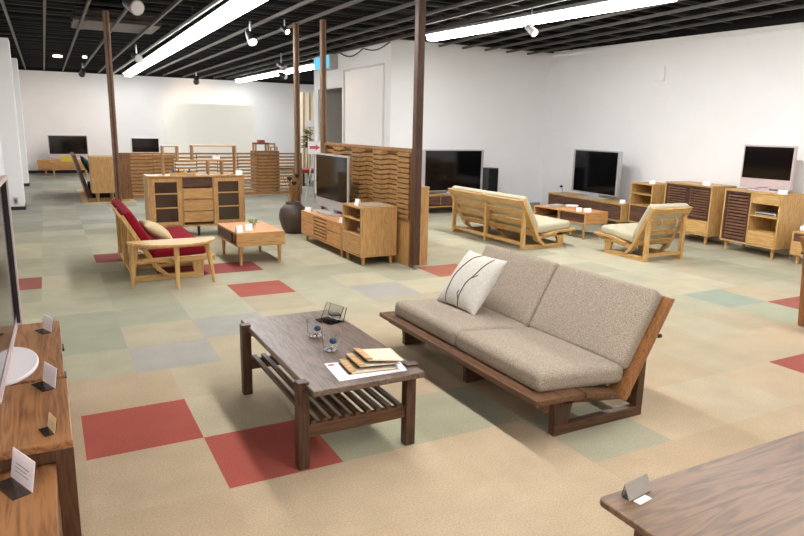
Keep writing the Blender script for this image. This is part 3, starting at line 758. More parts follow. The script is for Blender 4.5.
def sample_book(label, p, z, th):
    """p: spine-far, spine-near, fore-near, fore-far in table coordinates"""
    t = thing('sample_book', label, 'sample book', (0.93, 2.60, z), 0, 'sample books on the coffee table')
    p = [Vector((a,b)) for a,b in p]
    d = (p[2]-p[1]).normalized()
    MB().prism([p[0],p[1],p[2],p[3]], 0.0, 0.002, 'z').build('cover', M['blackplastic'], t)
    ins = [p[0]+d*.012, p[1]+d*.012, p[2]-d*.006, p[3]-d*.006]
    MB().prism(ins, 0.0025, th-.003, 'z').build('pages', M['paper'], t)
    MB().prism([p[0],p[1],p[1]+d*.034,p[0]+d*.034], th-.0025, th+.006, 'z').build('spine_block', M['cork'], t, bevel=0.002)
    return t
sample_book('lowest fabric sample book with tan spine, leftmost of three', [(0.222,0.165),(0.206,0.0),(0.44,-0.03),(0.46,0.11)], 0.405, 0.012)
sample_book('middle fabric sample book with tan spine between two others', [(0.262,0.175),(0.255,0.015),(0.455,-0.02),(0.475,0.12)], 0.4245, 0.012)
sample_book('topmost fabric sample book with pale cover, rightmost of three', [(0.305,0.185),(0.30,0.03),(0.465,-0.05),(0.485,0.125)], 0.444, 0.012)
t = thing('leaflet_holder', 'clear plastic leaflet holder at the far end of the coffee table', 'leaflet holder', (1.375, 3.44, 0.402), -1.25)
MB().prism([(-0.05,0),(0.05,0),(0.05,0.003),(-0.05,0.003)], -0.07, 0.07, 'x').build('base_plate', M['acrylic'], t)
MB().prism([(-0.002,0.003),(0.004,0.003),(0.05,0.09),(0.044,0.09)], -0.075, 0.075, 'x').build('front_sheet', M['acrylic'], t)
MB().prism([(0.045,0.003),(0.051,0.003),(0.075,0.080),(0.069,0.083)], -0.07, 0.07, 'x').build('back_sheet', M['acrylic'], t)

# ------------------------------------------------------------------ near right table
t = thing('low_table', 'large smoked oak low table cut off by the bottom right corner', 'table', (1.445, 0.10, 0))
pl = []
X0,X1,Y0,Y1,rr = 0.0, 1.75, 0.0, 1.26, 0.025
for cx,cy,a0 in ((X1-rr,Y1-rr,0),(X0+rr,Y1-rr,PI/2),(X0+rr,Y0+rr,PI),(X1-rr,Y0+rr,1.5*PI)):
    for k in range(7): pl.append((cx+rr*math.cos(a0+k*PI/12), cy+rr*math.sin(a0+k*PI/12)))
MB().prism(pl, 0.357, 0.38, 'z').build('tabletop', M['smoke_x'], t, bevel=0.006, seg=3)
for x in (0.10, 1.65):
    for y in (0.12, 1.14): MB().prism([(-.027,-.027),(.027,-.027),(.027,.027),(-.027,.027)], 0, 0.357, 'z').build('leg', M['dark_z'], t, bevel=0.004, loc=(x,y,0))
for y in (0.12, 1.14): MB().box(0.127, 1.623, y-.012, y+.012, 0.30, 0.357).build('apron', M['dark_x'], t)
t = stand_card('small clear price card stand on the near right table', (1.575, 1.30, 0.38), 0.15, 0.12, 0.052, mat='frost', front=False)
MB().box(-0.045, 0.015, -0.028, -0.004, 0.0005, 0.004).build('white_slip', M['card'], t)

# dark sofa end at the right edge of the frame
t = thing('sofa', 'dark oak sofa end just visible at the right edge of the frame', 'sofa', (5.30, 3.02, 0), 0)
MB().prism([(0.0,0.0),(0.9,0.0),(0.9,0.05),(0.13,0.06),(0.0,0.62),(-.07,0.74),(-.16,0.74),(-.07,0.60)], -0.05, 0.0, 'y').build('end_frame', M['red_lit_z'], t, bevel=0.004)
MB().box(-0.06, 0.0, -0.9, -0.0501, 0.33, 0.52).build('back_panel', M['red_y'], t)
MB().box(0.0, 0.85, -0.9, -0.0501, 0.20, 0.23).build('seat_board', M['red_y'], t)
MB().tube([(-.05, 0.0, 0.60), (-.05, 0.02, 0.60)], 0.014, 8).build('bolt', M['blackplastic'], t)

# ------------------------------------------------------------------ left foreground: two boards and a table
t = thing('media_cabinet', 'brown oak low cabinet at left carrying the edge-on television', 'cabinet', (-0.47, 3.0, 0))
MB().box(0, 0.46, 0, 0.90, 0.425, 0.45).build('top', M['oakgrain_y'], t, bevel=0.003)
MB().box(0.01, 0.44, 0.01, 0.89, 0.08, 0.425).build('body', M['oakgrain_z'], t)
for k in range(2): 
    d_ = MB().box(0.4405, 0.458, 0.02+k*.435, 0.445+k*.435, 0.095, 0.415).build('door', M['oakgrain_y'], t, bevel=0.002)
    MB().box(0.4585, 0.468, 0.19+k*.435, 0.27+k*.435, 0.36, 0.375).build('handle', M['blackplastic'], d_)
for x in (0.04, 0.40):
    for y in (0.05, 0.83): MB().box(x, x+.03, y, y+.03, 0, 0.08).build('leg', M['oakgrain_z'], t)
t = thing('nesting_table', 'brown oak table at left with a dark leg, straddling a lower cabinet', 'table', (-0.55, 2.23, 0))
MB().box(0, 0.55, 0, 0.60, 0.472, 0.50).build('tabletop', M['oakgrain_y'], t, bevel=0.004)
for y in (0.0, 0.55):
    for x in (0.0, 0.495): MB().box(x, x+.055, y+.002, y+.05, 0, 0.472).build('leg', M['oakgrain_z'], t, bevel=0.002)
MB().box(0.055, 0.495, 0.01, 0.03, 0.43, 0.472).build('apron', M['oakgrain_z'], t)
MB().box(0.055, 0.495, 0.57, 0.59, 0.43, 0.472).build('apron', M['oakgrain_z'], t)
t = thing('low_cabinet', 'lower brown oak cabinet at bottom left tucked under the table', 'cabinet', (-0.52, 0.9, 0))
MB().box(0, 0.465, 0, 1.45, 0.395, 0.42).build('top', M['oakgrain_y'], t, bevel=0.003)
MB().box(0.01, 0.45, 0.01, 1.44, 0.05, 0.395).build('body', M['oakgrain_z'], t)
MB().box(0.4505, 0.462, 0.02, 1.42, 0.07, 0.385).build('drawer', M['oakgrain_y'], t)
MB().box(0.02, 0.44, 0.02, 1.42, 0.0, 0.05).build('plinth', M['oakgrain_z'], t)
stand_card('white price card beside the edge-on television', (-0.072, 3.72, 0.45), -1.2, 0.105, 0.075)
stand_card('white price card at the far corner of the brown oak table', (-0.066, 2.77, 0.50), -1.2, 0.115, 0.08)
stand_card('tan price card near the front edge of the brown oak table', (-0.062, 2.33, 0.50), -1.3, 0.075, 0.052, mat='tancard', lines=3)
stand_card('large white price card on the lower cabinet at left', (-0.15, 2.145, 0.42), -1.15, 0.15, 0.096, lines=3)
# edge-on television
t = thing('television', 'flat television seen almost edge on at the left edge', 'television', (-0.24, 3.25, 0.45), PI/2-0.02)
MB().box(-0.62, 0.47, -0.03, 0.045, 0.055, 0.80).build('casing', M['pinksilver'], t, bevel=0.008)
MB().box(-0.59, 0.415, -0.034, -0.028, 0.125, 0.76).build('screen', M['screen'], t)
MB().box(-0.60, 0.452, -0.032, -0.029, 0.10, 0.78).build('bezel', M['blackplastic'], t)
MB().box(0.445, 0.47, -0.055, -0.03, 0.055, 0.80).box(-0.62, 0.445, -0.036, -0.03, 0.055, 0.066).box(-0.62, 0.445, -0.055, -0.03, 0.78, 0.80).build('frame', M['pinksilver'], t, bevel=0.003)
MB().box(0.438, 0.4448, -0.047, -0.032, 0.067, 0.779).build('inner_rim', M['blackplastic'], t)
MB().box(-0.12, 0.04, 0.0, 0.035, 0.02, 0.06).build('neck', M['whiteplastic'], t)
mb = MB(); mb.prism([(-.04+0.25*math.cos(2*PI*k/40), 0.0+0.135*math.sin(2*PI*k/40)) for k in range(40)], 0, 0.018, 'z'); mb.build('base', M['whiteplastic'], t, bevel=0.006)

# ------------------------------------------------------------------ half-moon side table by the red sofa
t = thing('side_table', 'pale half-moon side table at the near end of the crimson love seat', 'side table', (0.985, 6.46, 0))
pl = [(0.40*math.cos(PI+PI*k/28), 0.02+0.34*math.sin(PI+PI*k/28)) for k in range(29)]
MB().prism(pl, 0.412, 0.437, 'z').build('tabletop', M['pine_x'], t, bevel=0.006, seg=3)
for x, y, lx in ((-0.33,-0.04,-.05),(0.0,-0.22,0.0),(0.31,-0.04,.06)):
    MB().tube([(x+lx, y-.01, 0), (x, y, 0.412)], [0.017, 0.027], 12).build('leg', M['pine_z'], t, smooth='auto')
MB().box(-0.335, 0.335, -0.05, -0.022, 0.225, 0.272).build('stretcher', M['pine_x'], t)
MB().box(-0.30, 0.30, -0.05, -0.022, 0.36, 0.41).build('apron', M['pine_x'], t)
MB().box(-0.012, 0.012, -0.21, -0.05, 0.23, 0.265).build('cross_stretcher', M['pine_y'], t)

# ------------------------------------------------------------------ pale coffee table with drawer (left)
t = thing('coffee_table', 'pale oak drawer coffee table between the love seat and stoneware jar', 'coffee table', (1.735, 7.0, 0), 0.02)
w, d = 0.54, 0.85
MB().box(0, w, 0, d, 0.345, 0.365).build('tabletop', M['alder_x'], t, bevel=0.002)
MB().box(0, w, 0, d, 0.215, 0.235).build('bottom', M['oak_x'], t)
for y in (0, d-.025): MB().box(0, w, y, y+.025, 0.235, 0.345).build('end_panel', M['oak_x'], t)
MB().box(0.02, w-.0, 0.22, 0.24, 0.235, 0.345).build('divider', M['oak_z'], t)
MB().box(w-.02, w, 0.025, d-.025, 0.235, 0.345).build('side_panel', M['oak_y'], t)
MB().box(0.006, 0.022, 0.245, d-.03, 0.24, 0.34).build('drawer', M['walnut_x'], t)
for x in (0.05, w-.05):
    for y in (0.05, d-.07): leg_round(x, y, 0, 0.215, 0.015, 0.026).build('leg', M['oak_z'], t, smooth='auto')
tent_card('left white price card on the drawer coffee table', (1.79, 7.06, 0.365), 0.25, 0.075, 0.075)
tent_card('right white price card on the drawer coffee table', (1.915, 7.16, 0.365), -0.15, 0.075, 0.075)
t = thing('potted_plant', 'small green leafy sprig on the drawer coffee table', 'plant', (2.03, 7.42, 0.366))
MB().lathe([(0.022,0),(0.026,0.002),(0.03,0.035),(0.02,0.035)], 14).build('dish', M['clear'], t)
mb = MB()
for k in range(60):
    a = random.uniform(0, 2*PI); e = random.uniform(0.1, 1.3); r = random.uniform(0.03, 0.09)
    p = Vector((math.cos(a)*math.cos(e)*r, math.sin(a)*math.cos(e)*r, 0.035+math.sin(e)*r*.8))
    q = Vector((math.cos(a), math.sin(a), 0.2))*0.022; s_ = Vector((-math.sin(a), math.cos(a), random.uniform(-.4,.4)))*0.010
    mb.add([p-q, p+s_, p+q, p-s_], [(0,1,2,3)])
for k in range(10):
    a = k*.63; mb.tube([(0,0,0.015),(math.cos(a)*.05,math.sin(a)*.05,0.07)], 0.0018, 5)
mb.build('foliage', M['leaf'], t)

# ------------------------------------------------------------------ sideboard
t = thing('sideboard', 'pale oak sideboard with two glass doors and centre drawers', 'sideboard', (1.135, 9.2, 0), 0.0)
w, d, z0, z1 = 1.275, 0.42, 0.14, 0.83
carcass(t, w, d, z0, z1, 'oak_x', 'oak_z')
for x0 in (0.026, 0.849):
    x1 = x0+.40; f = MB()
    f.box(x0, x0+.058, -.005, .016, z0+.03, z1-.03).box(x1-.058, x1, -.005, .016, z0+.03, z1-.03).box(x0+.058, x1-.058, -.005, .016, z0+.03, z0+.075).box(x0+.058, x1-.058, -.005, .016, z1-.082, z1-.03)
    dr = f.build('glass_door', M['oak_z'], t)
    MB().box(x0+.055, x1-.055, .004, .009, z0+.07, z1-.08).build('pane', M['smokeglass'], dr)
    for zz in (0.395, 0.585): MB().box(x0+.0585, x1-.0585, -.003, .0035, zz, zz+.018).build('shelf_edge', M['oak_x'], dr)
MB().box(0.44, 0.835, 0.03, 0.05, 0.68, 0.80).build('open_niche', M['walnut_x'], t)
for k in range(3):
    z = 0.20+k*0.157
    MB().box(0.443, 0.832, -.004, .016, z, z+.145).build('drawer', M['oak_x'], t, bevel=0.002)
for x in (0.430, 0.836): MB().box(x, x+.01, 0.0, 0.4, z0+.022, z1-.022).build('divider', M['oak_z'], t)
for x, y in ((0.08,0.06),(1.19,0.06),(0.08,0.36),(1.19,0.36),(0.64,0.06)): leg_round(x, y, 0, z0, 0.014, 0.022).build('leg', M['blackplastic'], t, smooth='auto')
# display rack on it: interlocking open boxes
t = thing('display_rack', 'pale open box shelf standing on top of the sideboard', 'shelf', (1.36, 9.33, 0.83))
def bd(name, x0, x1, z0, z1): MB().box(x0, x1, 0, 0.16, z0, z1).build(name, M['oak_z' if (z1-z0) > (x1-x0) else 'oak_x'], t)
S_ = 0.018
bd('upright', 0, S_, 0, 0.39); bd('upright', 0.19, 0.19+S_, 0.205, 0.375); bd('shelf_board', S_, 0.19+S_, 0.375, 0.39)
bd('shelf_board', 0.19, 0.61, 0.188, 0.205); bd('upright', 0.592, 0.61, 0, 0.188)
bd('upright', 0.385, 0.403, 0.205, 0.383); bd('shelf_board', 0.385, 0.985, 0.383, 0.40); bd('upright', 0.967, 0.985, 0.0, 0.383)
bd('shelf_board', 0.65, 0.80, 0.188, 0.205); bd('upright', 0.782, 0.80, 0.0, 0.188); bd('shelf_board', 0.61, 0.65, 0.188, 0.205)
t = thing('wooden_tray', 'shallow pale wooden tray on the sideboard below the rack', 'tray', (1.43, 9.225, 0.83))
MB().box(0, 0.33, 0, 0.07, 0, 0.012).build('base', M['pine_x'], t)
for a in ((0,.33,0,.008),(0,.33,.062,.07)): MB().box(a[0],a[1],a[2],a[3],.012,.04).build('side', M['pine_x'], t)
for i, (x, m, l) in enumerate(((0.05,'stack_blue','small dark blue ornament at the left of the wooden tray'),(0.115,'redpaint','small red ornament in the wooden tray next to the blue one'),(0.19,'yellow','small yellow ornament near the middle of the wooden tray'),(0.255,'stack_blue','small blue ornament near the right end of the wooden tray'))):
    o = MB().lathe([(0.012,0),(0.02,0.01),(0.022,0.035),(0.010,0.055),(0.014,0.065),(0.004,0.078)], 12).build('ornament', M[m], loc=(1.43+x, 9.26, 0.842), smooth=True); tag(o, l, 'ornament', 'ornaments in the wooden tray')
o = MB().box(0, 0.14, 0, 0.10, 0, 0.006).build('paper_sheet', M['card'], loc=(1.14, 9.24, 0.83)); tag(o, 'white paper lying on the left end of the sideboard', 'paper')
tent_card('white price card at the right end of the sideboard', (2.36, 9.26, 0.83), 0.1, 0.085, 0.06)
tent_card('white card standing on the display rack at the back', (2.075, 9.36, 1.037), 0.1, 0.10, 0.055)

# ------------------------------------------------------------------ stoneware jar and dried stems
t = thing('stoneware_jar', 'large round brown stoneware jar on the floor beside the television unit', 'jar', (3.07, 9.05, 0))
MB().lathe([(0.12,0.0),(0.135,0.01),(0.175,0.10),(0.205,0.20),(0.208,0.27),(0.185,0.35),(0.13,0.405),(0.105,0.425),(0.115,0.445),(0.108,0.45),(0.092,0.43),(0.11,0.39),(0.165,0.33)], 40).build('body', M['pot'], t, smooth=True)
for i, (dx, dy, z, l) in enumerate(((-0.06,-.04,0.76,'dried stem with a dark seed pod, leftmost in the jar'),(0.045,-.05,0.80,'tallest dried stem with a dark seed pod at right of the jar'),(-0.01,-.08,0.70,'short dried stem with a dark pod at the front of the jar'))):
    t = thing('dried_stem', l, 'dried stem', (3.07, 9.05, 0.36), 0, 'dried stems in the jar')
    MB().tube([(dx*.3, dy*.3, 0.0), (dx, dy, z-.36)], 0.006, 6).build('stalk', M['stalk'], t)
    MB().lathe([(0.008,z-.37),(0.035,z-.345),(0.036,z-.32),(0.012,z-.31)], 12, (dx, dy)).build('seed_pod', M['pod'], t, smooth=True)
mb = MB()
for k in range(26):
    a = random.uniform(0, 2*PI); r = random.uniform(0.03, 0.13); h = random.uniform(0.25, 0.5)
    mb.tube([(r*.35*math.cos(a), r*.35*math.sin(a), 0), (r*.6*math.cos(a), r*.6*math.sin(a), h*.6), (r*math.cos(a), r*math.sin(a), h)], [0.004,0.003,0.007], 5)
o = mb.build('dried_grass', M['stalk'], loc=(3.06, 9.05, 0.34)); tag(o, 'sheaf of dry tan grass standing in the stoneware jar', 'dried grass'); o['kind'] = 'stuff'

# ------------------------------------------------------------------ television unit by the louvred screen (fronts face -X)
t = thing('shelf_cabinet', 'pale oak cube cabinet with two niches in front of the middle post', 'cabinet', (2.965, 7.00, 0), -PI/2)
w, d, z0, z1 = 0.52, 0.44, 0.10, 0.655
carcass(t, w, d, z0, z1, 'oak_x', 'oak_z')
MB().box(0.022, w-.022, 0.0, d-.02, 0.50, 0.515).build('shelf', M['oak_x'], t)
MB().box(0.022, w-.022, 0.0, d-.02, 0.325, 0.34).build('shelf', M['oak_x'], t)
MB().box(0.026, w-.026, -.004, 0.016, 0.125, 0.318).build('drawer', M['oak_x'], t, bevel=0.002)
legs4(t, w, d, z0, 'oak_z', ix=0.05, iy=0.05)
t = thing('disc_player', 'small grey box player in the cube cabinet niche', 'media player', (3.06, 6.80, 0.34), -PI/2)
MB().box(0.0, 0.22, 0, 0.2, 0.0, 0.07).build('casing', M['runner'], t, bevel=0.004); MB().box(0.02, 0.2, -.004, 0.002, 0.02, 0.05).build('front_panel', M['silver'], t)
t = thing('media_cabinet', 'long low pale oak television board beside the cube cabinet', 'cabinet', (2.965, 8.42, 0), -PI/2)
w, d, z0, z1 = 1.40, 0.44, 0.095, 0.405
carcass(t, w, d, z0, z1, 'alder_x', 'oak_z')
for x0, x1 in ((0.026, 0.47), (0.93, w-.026)):
    MB().box(x0, x1, -.004, .014, z0+.026, z0+.175).build('drawer', M['alder_x'], t, bevel=0.002)
    MB().box(x0, x1, -.004, .014, z0+.185, z1-.026).build('drawer', M['alder_x'], t, bevel=0.002)
mb = MB()
for k in range(6): mb.box(0.485, 0.915, -.003, .012, z0+.03+k*.043, z0+.055+k*.043)
dd = mb.build('slatted_flap', M['alder_x'], t); MB().box(0.48, 0.92, .02, .024, z0+.025, z1-.025).build('backing', M['walnut_x'], dd)
legs4(t, w, d, z0, 'oak_z', ix=0.1, iy=0.05)
television('television', 'silver edged television on the low board by the louvred screen', (3.22, 7.95, 0.405), -PI/2, 1.07, 0.06, 0.76, style='thin', depth=0.03, base=(0.62, 0.30), chin=0.10)
tent_card('white price card at the far end of the low television board', (3.00, 8.27, 0.405), -1.2, 0.12, 0.055)
tent_card('white price card on the low board against the cube cabinet', (2.995, 7.13, 0.405), -1.4, 0.08, 0.06)
tent_card('white price card at the front edge of the cube cabinet', (3.01, 6.72, 0.655), -1.3, 0.07, 0.07)
o = MB().box(0, 0.30, 0, 0.22, 0, 0.004).build('leaflet', M['silver'], loc=(3.10, 6.62, 0.655)); tag(o, 'pale leaflet lying on top of the cube cabinet', 'leaflet')

# ------------------------------------------------------------------ middle wall television
t = thing('media_cabinet', 'low television stand against the middle white wall', 'cabinet', (5.88, 10.16, 0), 0)
w, d = 1.76, 0.42
carcass(t, w, d, 0.12, 0.345, 'oak_x', 'oak_z')
MB().box(0.03, w-.03, 0.01, 0.03, 0.165, 0.318).build('drawer', M['walnut_x'], t)
MB().box(0.35, 0.36, 0.004, 0.012, 0.15, 0.32).build('divider', M['oak_z'], t)
legs4(t, w, d, 0.12, 'oak_z', ix=0.1)
television('television', 'large silver framed television in front of the middle wall', (6.60, 10.36, 0.345), 0.0, 1.32, 0.045, 0.80, base=(0.55, 0.24))
t = thing('loudspeaker', 'black box loudspeaker right of the middle wall television', 'loudspeaker', (7.33, 10.25, 0.345), 0.1)
MB().box(0, 0.24, 0.0, 0.26, 0, 0.46).build('cabinet', M['blackplastic'], t, bevel=0.006)
MB().box(-.003, 0.0, 0.012, 0.25, 0.012, 0.45).build('side_panel', plain('grey_panel', rgb(72,72,74), .4), t)
MB().box(0.012, 0.228, -.006, 0.001, 0.015, 0.445).build('grille', M['black_fab'], t)

# ------------------------------------------------------------------ furniture along the right wall
RZ = math.atan2(-1, -0.0885)
def rline(y, off=0.0): return (7.86 + 0.0885*(y-5.0) + off, y, 0)
# C: television chest
t = thing('television_chest', 'pale oak chest with a dark louvred door under a silver television', 'cabinet', rline(5.71), RZ)
w, d, z0, z1 = 0.83, 0.45, 0.125, 0.81
carcass(t, w, d, z0, z1, 'pine_x', 'pine_z')
louvre_door(t, 0.025, 0.40, z0+.024, z1-.024, 14, 'walnut_z', 'slat_x')
MB().box(0.402, 0.416, 0.0, d-.02, z0+.022, z1-.022).build('divider', M['pine_z'], t)
MB().box(0.42, w-.026, -.002, 0.018, 0.665, z1-.026).build('drawer', M['pine_x'], t, bevel=0.002)
MB().box(0.416, w-.022, 0.01, d-.02, 0.50, 0.52).build('shelf', M['pine_x'], t)
MB().box(0.42, w-.026, -.002, 0.018, z0+.026, 0.315).build('drawer', M['pine_x'], t, bevel=0.002)
MB().box(0.416, w-.022, 0.018, d-.02, 0.30, 0.318).build('shelf', M['pine_x'], t)
legs4(t, w, d, z0, 'pine_z')
p = rline(5.12, 0.08)
t = thing('disc_player', 'slim silver disc player on the open shelf of the chest', 'media player', (p[0], 5.27, 0.52), RZ)
MB().box(0.0, 0.30, 0, 0.2, 0.0, 0.035).build('casing', M['silver'], t, bevel=0.003); MB().box(0.02, 0.28, -.003, 0.001, 0.008, 0.02).build('front_panel', M['blackplastic'], t)
television('television', 'silver television with a deep lower band on the louvred chest', (8.05, 5.245, 0.81), RZ+0.12, 0.67, 0.04, 0.58, style='thin', base=(0.48, 0.22), frame='pinksilver', chin=0.10)
tent_card('white price card on the chest under the right television', (7.90, 4.92, 0.81), RZ+.2, 0.11, 0.05)
# B: louvred cabinet
t = thing('louvred_cabinet', 'pale oak cabinet with two dark louvred doors above a drawer', 'cabinet', rline(6.76), RZ)
w = 0.85
carcass(t, w, d, z0, 0.82, 'pine_x', 'pine_z')
louvre_door(t, 0.025, w/2-.002, 0.345, 0.796, 11, 'walnut_z', 'slat_x'); louvre_door(t, w/2+.002, w-.025, 0.345, 0.796, 11, 'walnut_z', 'slat_x')
MB().box(0.026, w-.026, -.002, 0.018, z0+.026, 0.335).build('drawer', M['pine_x'], t, bevel=0.002)
legs4(t, w, d, z0, 'pine_z')
tent_card('white price card on the two door louvred cabinet', (7.99, 6.06, 0.82), RZ+.2, 0.11, 0.05)
# A: small shelf cabinet
t = thing('shelf_cabinet', 'pale open shelf cabinet with dark drawer left of the louvred cabinet', 'cabinet', rline(7.47), RZ)
w = 0.47
carcass(t, w, d, z0, 0.755, 'pine_x', 'pine_z')
MB().box(0.022, w-.022, 0.005, d-.02, 0.575, 0.593).build('shelf', M['pine_x'], t); MB().box(0.022, w-.022, 0.005, d-.02, 0.40, 0.418).build('shelf', M['pine_x'], t)
MB().box(0.026, w-.026, -.002, 0.018, z0+.026, 0.395).build('drawer', M['walnut_x'], t)
legs4(t, w, d, z0, 'pine_z', ix=.05)
tent_card('white price card on the small open shelf cabinet', (8.09, 7.08, 0.755), RZ+.2, 0.10, 0.05)
# D: low board with television
t = thing('media_cabinet', 'long low cabinet with dark drawers under the corner television', 'cabinet', rline(9.50, -.10), RZ)
w, dD = 1.98, 0.45
carcass(t, w, dD, 0.11, 0.40, 'pine_x', 'pine_z')
for k in range(2): MB().box(0.026+k*.966, 0.984+k*.966, -.002, 0.018, 0.135, 0.375).build('drawer', M['walnut_x'], t, bevel=0.002)
legs4(t, w, dD, 0.11, 'pine_z', ix=.12)
p = rline(8.55)
television('television', 'large silver framed television near the room corner', (p[0]+.11, 8.47, 0.40), RZ-0.01, 1.22, 0.07, 0.81, base=(0.66, 0.28))
tent_card('white price card at the near end of the long low cabinet', (8.07, 7.62, 0.40), RZ+.2, 0.10, 0.06)
p = rline(9.30)
t = thing('small_figure', 'small chrome ornament left of the corner television', 'ornament', (p[0]+.05, 9.28, 0.40))
MB().lathe([(0.04,0),(0.04,0.008),(0.006,0.012),(0.006,0.10)], 12).build('stem', M['steel'], t)
MB().lathe([(0.004,0.10),(0.03,0.115),(0.03,0.13),(0.004,0.15)], 12, (0.0,0.03)).build('head', M['blackplastic'], t, smooth=True)
# E: low drawer chest at the right edge
t = thing('drawer_chest', 'low pale drawer chest at the right edge next to the louvred chest', 'cabinet', rline(4.68), RZ)
w = 0.75
carcass(t, w, d, 0.11, 0.395, 'pine_x', 'pine_z')
MB().box(0.026, w-.026, -.002, 0.018, 0.29, 0.37).build('drawer', M['walnut_x'], t); MB().box(0.026, w-.026, -.002, 0.018, 0.135, 0.28).build('drawer', M['pine_x'], t)
legs4(t, w, d, 0.11, 'pine_z')
o = MB().box(-.0, 0.22, 0, 0.16, 0, 0.02).build('paper_stack', M['card'], loc=(7.90, 4.36, 0.395)); tag(o, 'stack of white papers on the low drawer chest at right', 'paper')
o = MB().box(-.0, 0.16, 0, 0.14, 0, 0.05).build('paper_stack', M['card'], loc=(8.02, 4.55, 0.395)); o.rotation_euler = (0,0,.3); tag(o, 'higher folded white papers at the far end of the drawer chest', 'paper')

# ------------------------------------------------------------------ coffee table in the rear seating group
t = thing('coffee_table', 'pale open sided coffee table in front of the corner television', 'coffee table', (6.655, 6.93, 0), 0.06)
w, d = 0.46, 1.06
MB().box(0, w, 0, d, 0.365, 0.385).build('tabletop', M['alder_x'], t, bevel=0.002); MB().box(0, w, 0, d, 0.215, 0.235).build('bottom', M['oak_y'], t)
for y in (0, d-.022): MB().box(0, w, y, y+.022, 0.235, 0.365).build('end_panel', M['alder_x'], t)
MB().box(0.0, w-.03, d/2-.01, d/2+.01, 0.235, 0.365).build('divider', M['oak_z'], t); MB().box(w-.03, w-.01, .022, d-.022, 0.235, 0.365).build('drawer', M['walnut_x'], t)  # the dark board on the far side shows as the shaded inside
MB().box(0.03, 0.045, .03, d/2-.015, 0.24, 0.36).build('drawer', M['walnut_x'], t)  # no drawer: dark sheet standing in for shade inside the open bay
for x in (0.04, w-.04):
    for y in (0.05, d-.06): leg_round(x, y, 0, 0.215, 0.014, 0.022).build('leg', M['oak_z'], t, smooth='auto')
tent_card('left white price card on the rear coffee table', (6.72, 7.13, 0.385), -0.3, 0.085, 0.055)
tent_card('right white price card on the rear coffee table', (6.79, 7.03, 0.385), -0.3, 0.11, 0.055)
o = MB().box(0, 0.24, 0, 0.16, 0, 0.03).build('magazine_stack', M['silver'], loc=(6.68, 7.66, 0.385)); tag(o, 'flat stack of magazines at far end of the rear coffee table', 'magazine')
o = MB().lathe([(0.05,0),(0.055,0.003),(0.10,0.04),(0.096,0.04),(0.05,0.01)], 20).build('bowl', M['cream_panel'], loc=(6.93, 7.52, 0.385), smooth=True); tag(o, 'shallow cream bowl on the rear coffee table', 'bowl')

# ------------------------------------------------------------------ far area
t = thing('media_cabinet', 'low wooden television stand at the far back wall', 'cabinet', (-0.26, 21.35, 0))
w, d = 2.2, 0.5
carcass(t, w, d, 0.16, 0.43, 'alder_x', 'alder_z'); MB().box(0.03, w-.03, 0.0, 0.02, 0.19, 0.40).build('drawer', M['alder_x'], t)
legs4(t, w, d, 0.16, 'oak_z', ix=.2, r0=.025, r1=.03)
television('television', 'silver television on the far stand at back left', (0.57, 21.55, 0.43), 0, 1.02, 0.06, 0.70, style='thin', base=(0.7,0.28), frame='pinksilver', chin=0.09)
t = thing('low_table', 'small wooden table in front of the far television stand', 'table', (0.06, 20.3, 0))
MB().box(0, 0.95, 0, 0.45, 0.41, 0.445).build('tabletop', M['alder_x'], t)
for x in (0.08, 0.87):
    for y in (0.06, 0.39): leg_round(x, y, 0, 0.41, 0.02, 0.025).build('leg', M['oak_z'], t)
t = thing('storage_box', 'yellow green open box on the small far table', 'box', (0.32, 20.4, 0.445))
MB().box(0, 0.36, 0, 0.22, 0, 0.02).build('base', M['yellow'], t)
for a in ((0,.36,0,.02),(0,.36,.2,.22),(0,.02,.02,.2),(.34,.36,.02,.2)): MB().box(*a, .02, .14).build('side', M['yellow'], t)
t = thing('media_cabinet', 'low stand hidden behind the slatted screen below a wall television', 'cabinet', (1.51, 15.6, 0))
MB().box(0, 1.0, 0, 0.45, 0.03, 0.80).build('body', M['board_z'], t); MB().box(-.01, 1.01, -.01, 0.46, 0.80, 0.825).build('top', M['board_x'], t)
for x_ in (0.03, 0.51): MB().box(x_, x_+.46, -.015, -.0005, 0.06, 0.77).build('door', M['board_z'], t)
MB().box(0.03, 0.97, 0.03, 0.42, 0, 0.03).build('plinth', M['walnut_x'], t)
television('television', 'television seen above the slatted screen left of the cream panel', (1.955, 15.82, 0.825), 0, 0.60, 0.035, 0.375, style='thin', base=(0.3,0.2), frame='whiteplastic')
# dark armchair, side cabinet and rug at far left
t = thing('rug', 'tan rug with a pale border under the dark far sofa', 'rug', (0.53, 13.72, 0.001))
MB().box(0, 0.95, 0, 3.0, 0, 0.008).build('border', M['rugedge'], t); MB().box(0.10, 0.85, 0.14, 2.9, 0.008, 0.012).build('field', M['rug'], t)
t = thing('sofa', 'dark framed sofa with green and pale cushions at far left', 'sofa', (0.60, 14.6, 0.014))
MB().prism([(0.06,0.0),(0.14,0.0),(0.02,0.42),(-.10,0.86),(-.16,0.84),(-.04,0.4)], 0, 1.5, 'y').build('back_frame', M['walnut_x'], t)
MB().box(0.14, 0.75, 0.0, 1.5, 0.0, 0.22).build('seat_base', M['black_fab'], t)
MB().cushion((0.50,0.75,0.30), (1,0,0), (0,1,0), (0,0,1), (0.62,1.46,0.14), r=0.05).build('seat_cushion', M['white_fab'], t, smooth=True)
pillow('cushion', 'dark green and white cushion on the far dark sofa', (0.84,14.64,0.41),(0.84,15.1,0.41),(0.60,15.1,0.84),(0.60,14.64,0.84), 0.12, 'green_fab', 1)
pillow('cushion', 'pale cushion lying on the seat of the far dark sofa', (1.28,14.68,0.41),(1.28,15.05,0.41),(1.06,15.05,0.56),(1.06,14.68,0.56), 0.10, 'white_fab', 1)
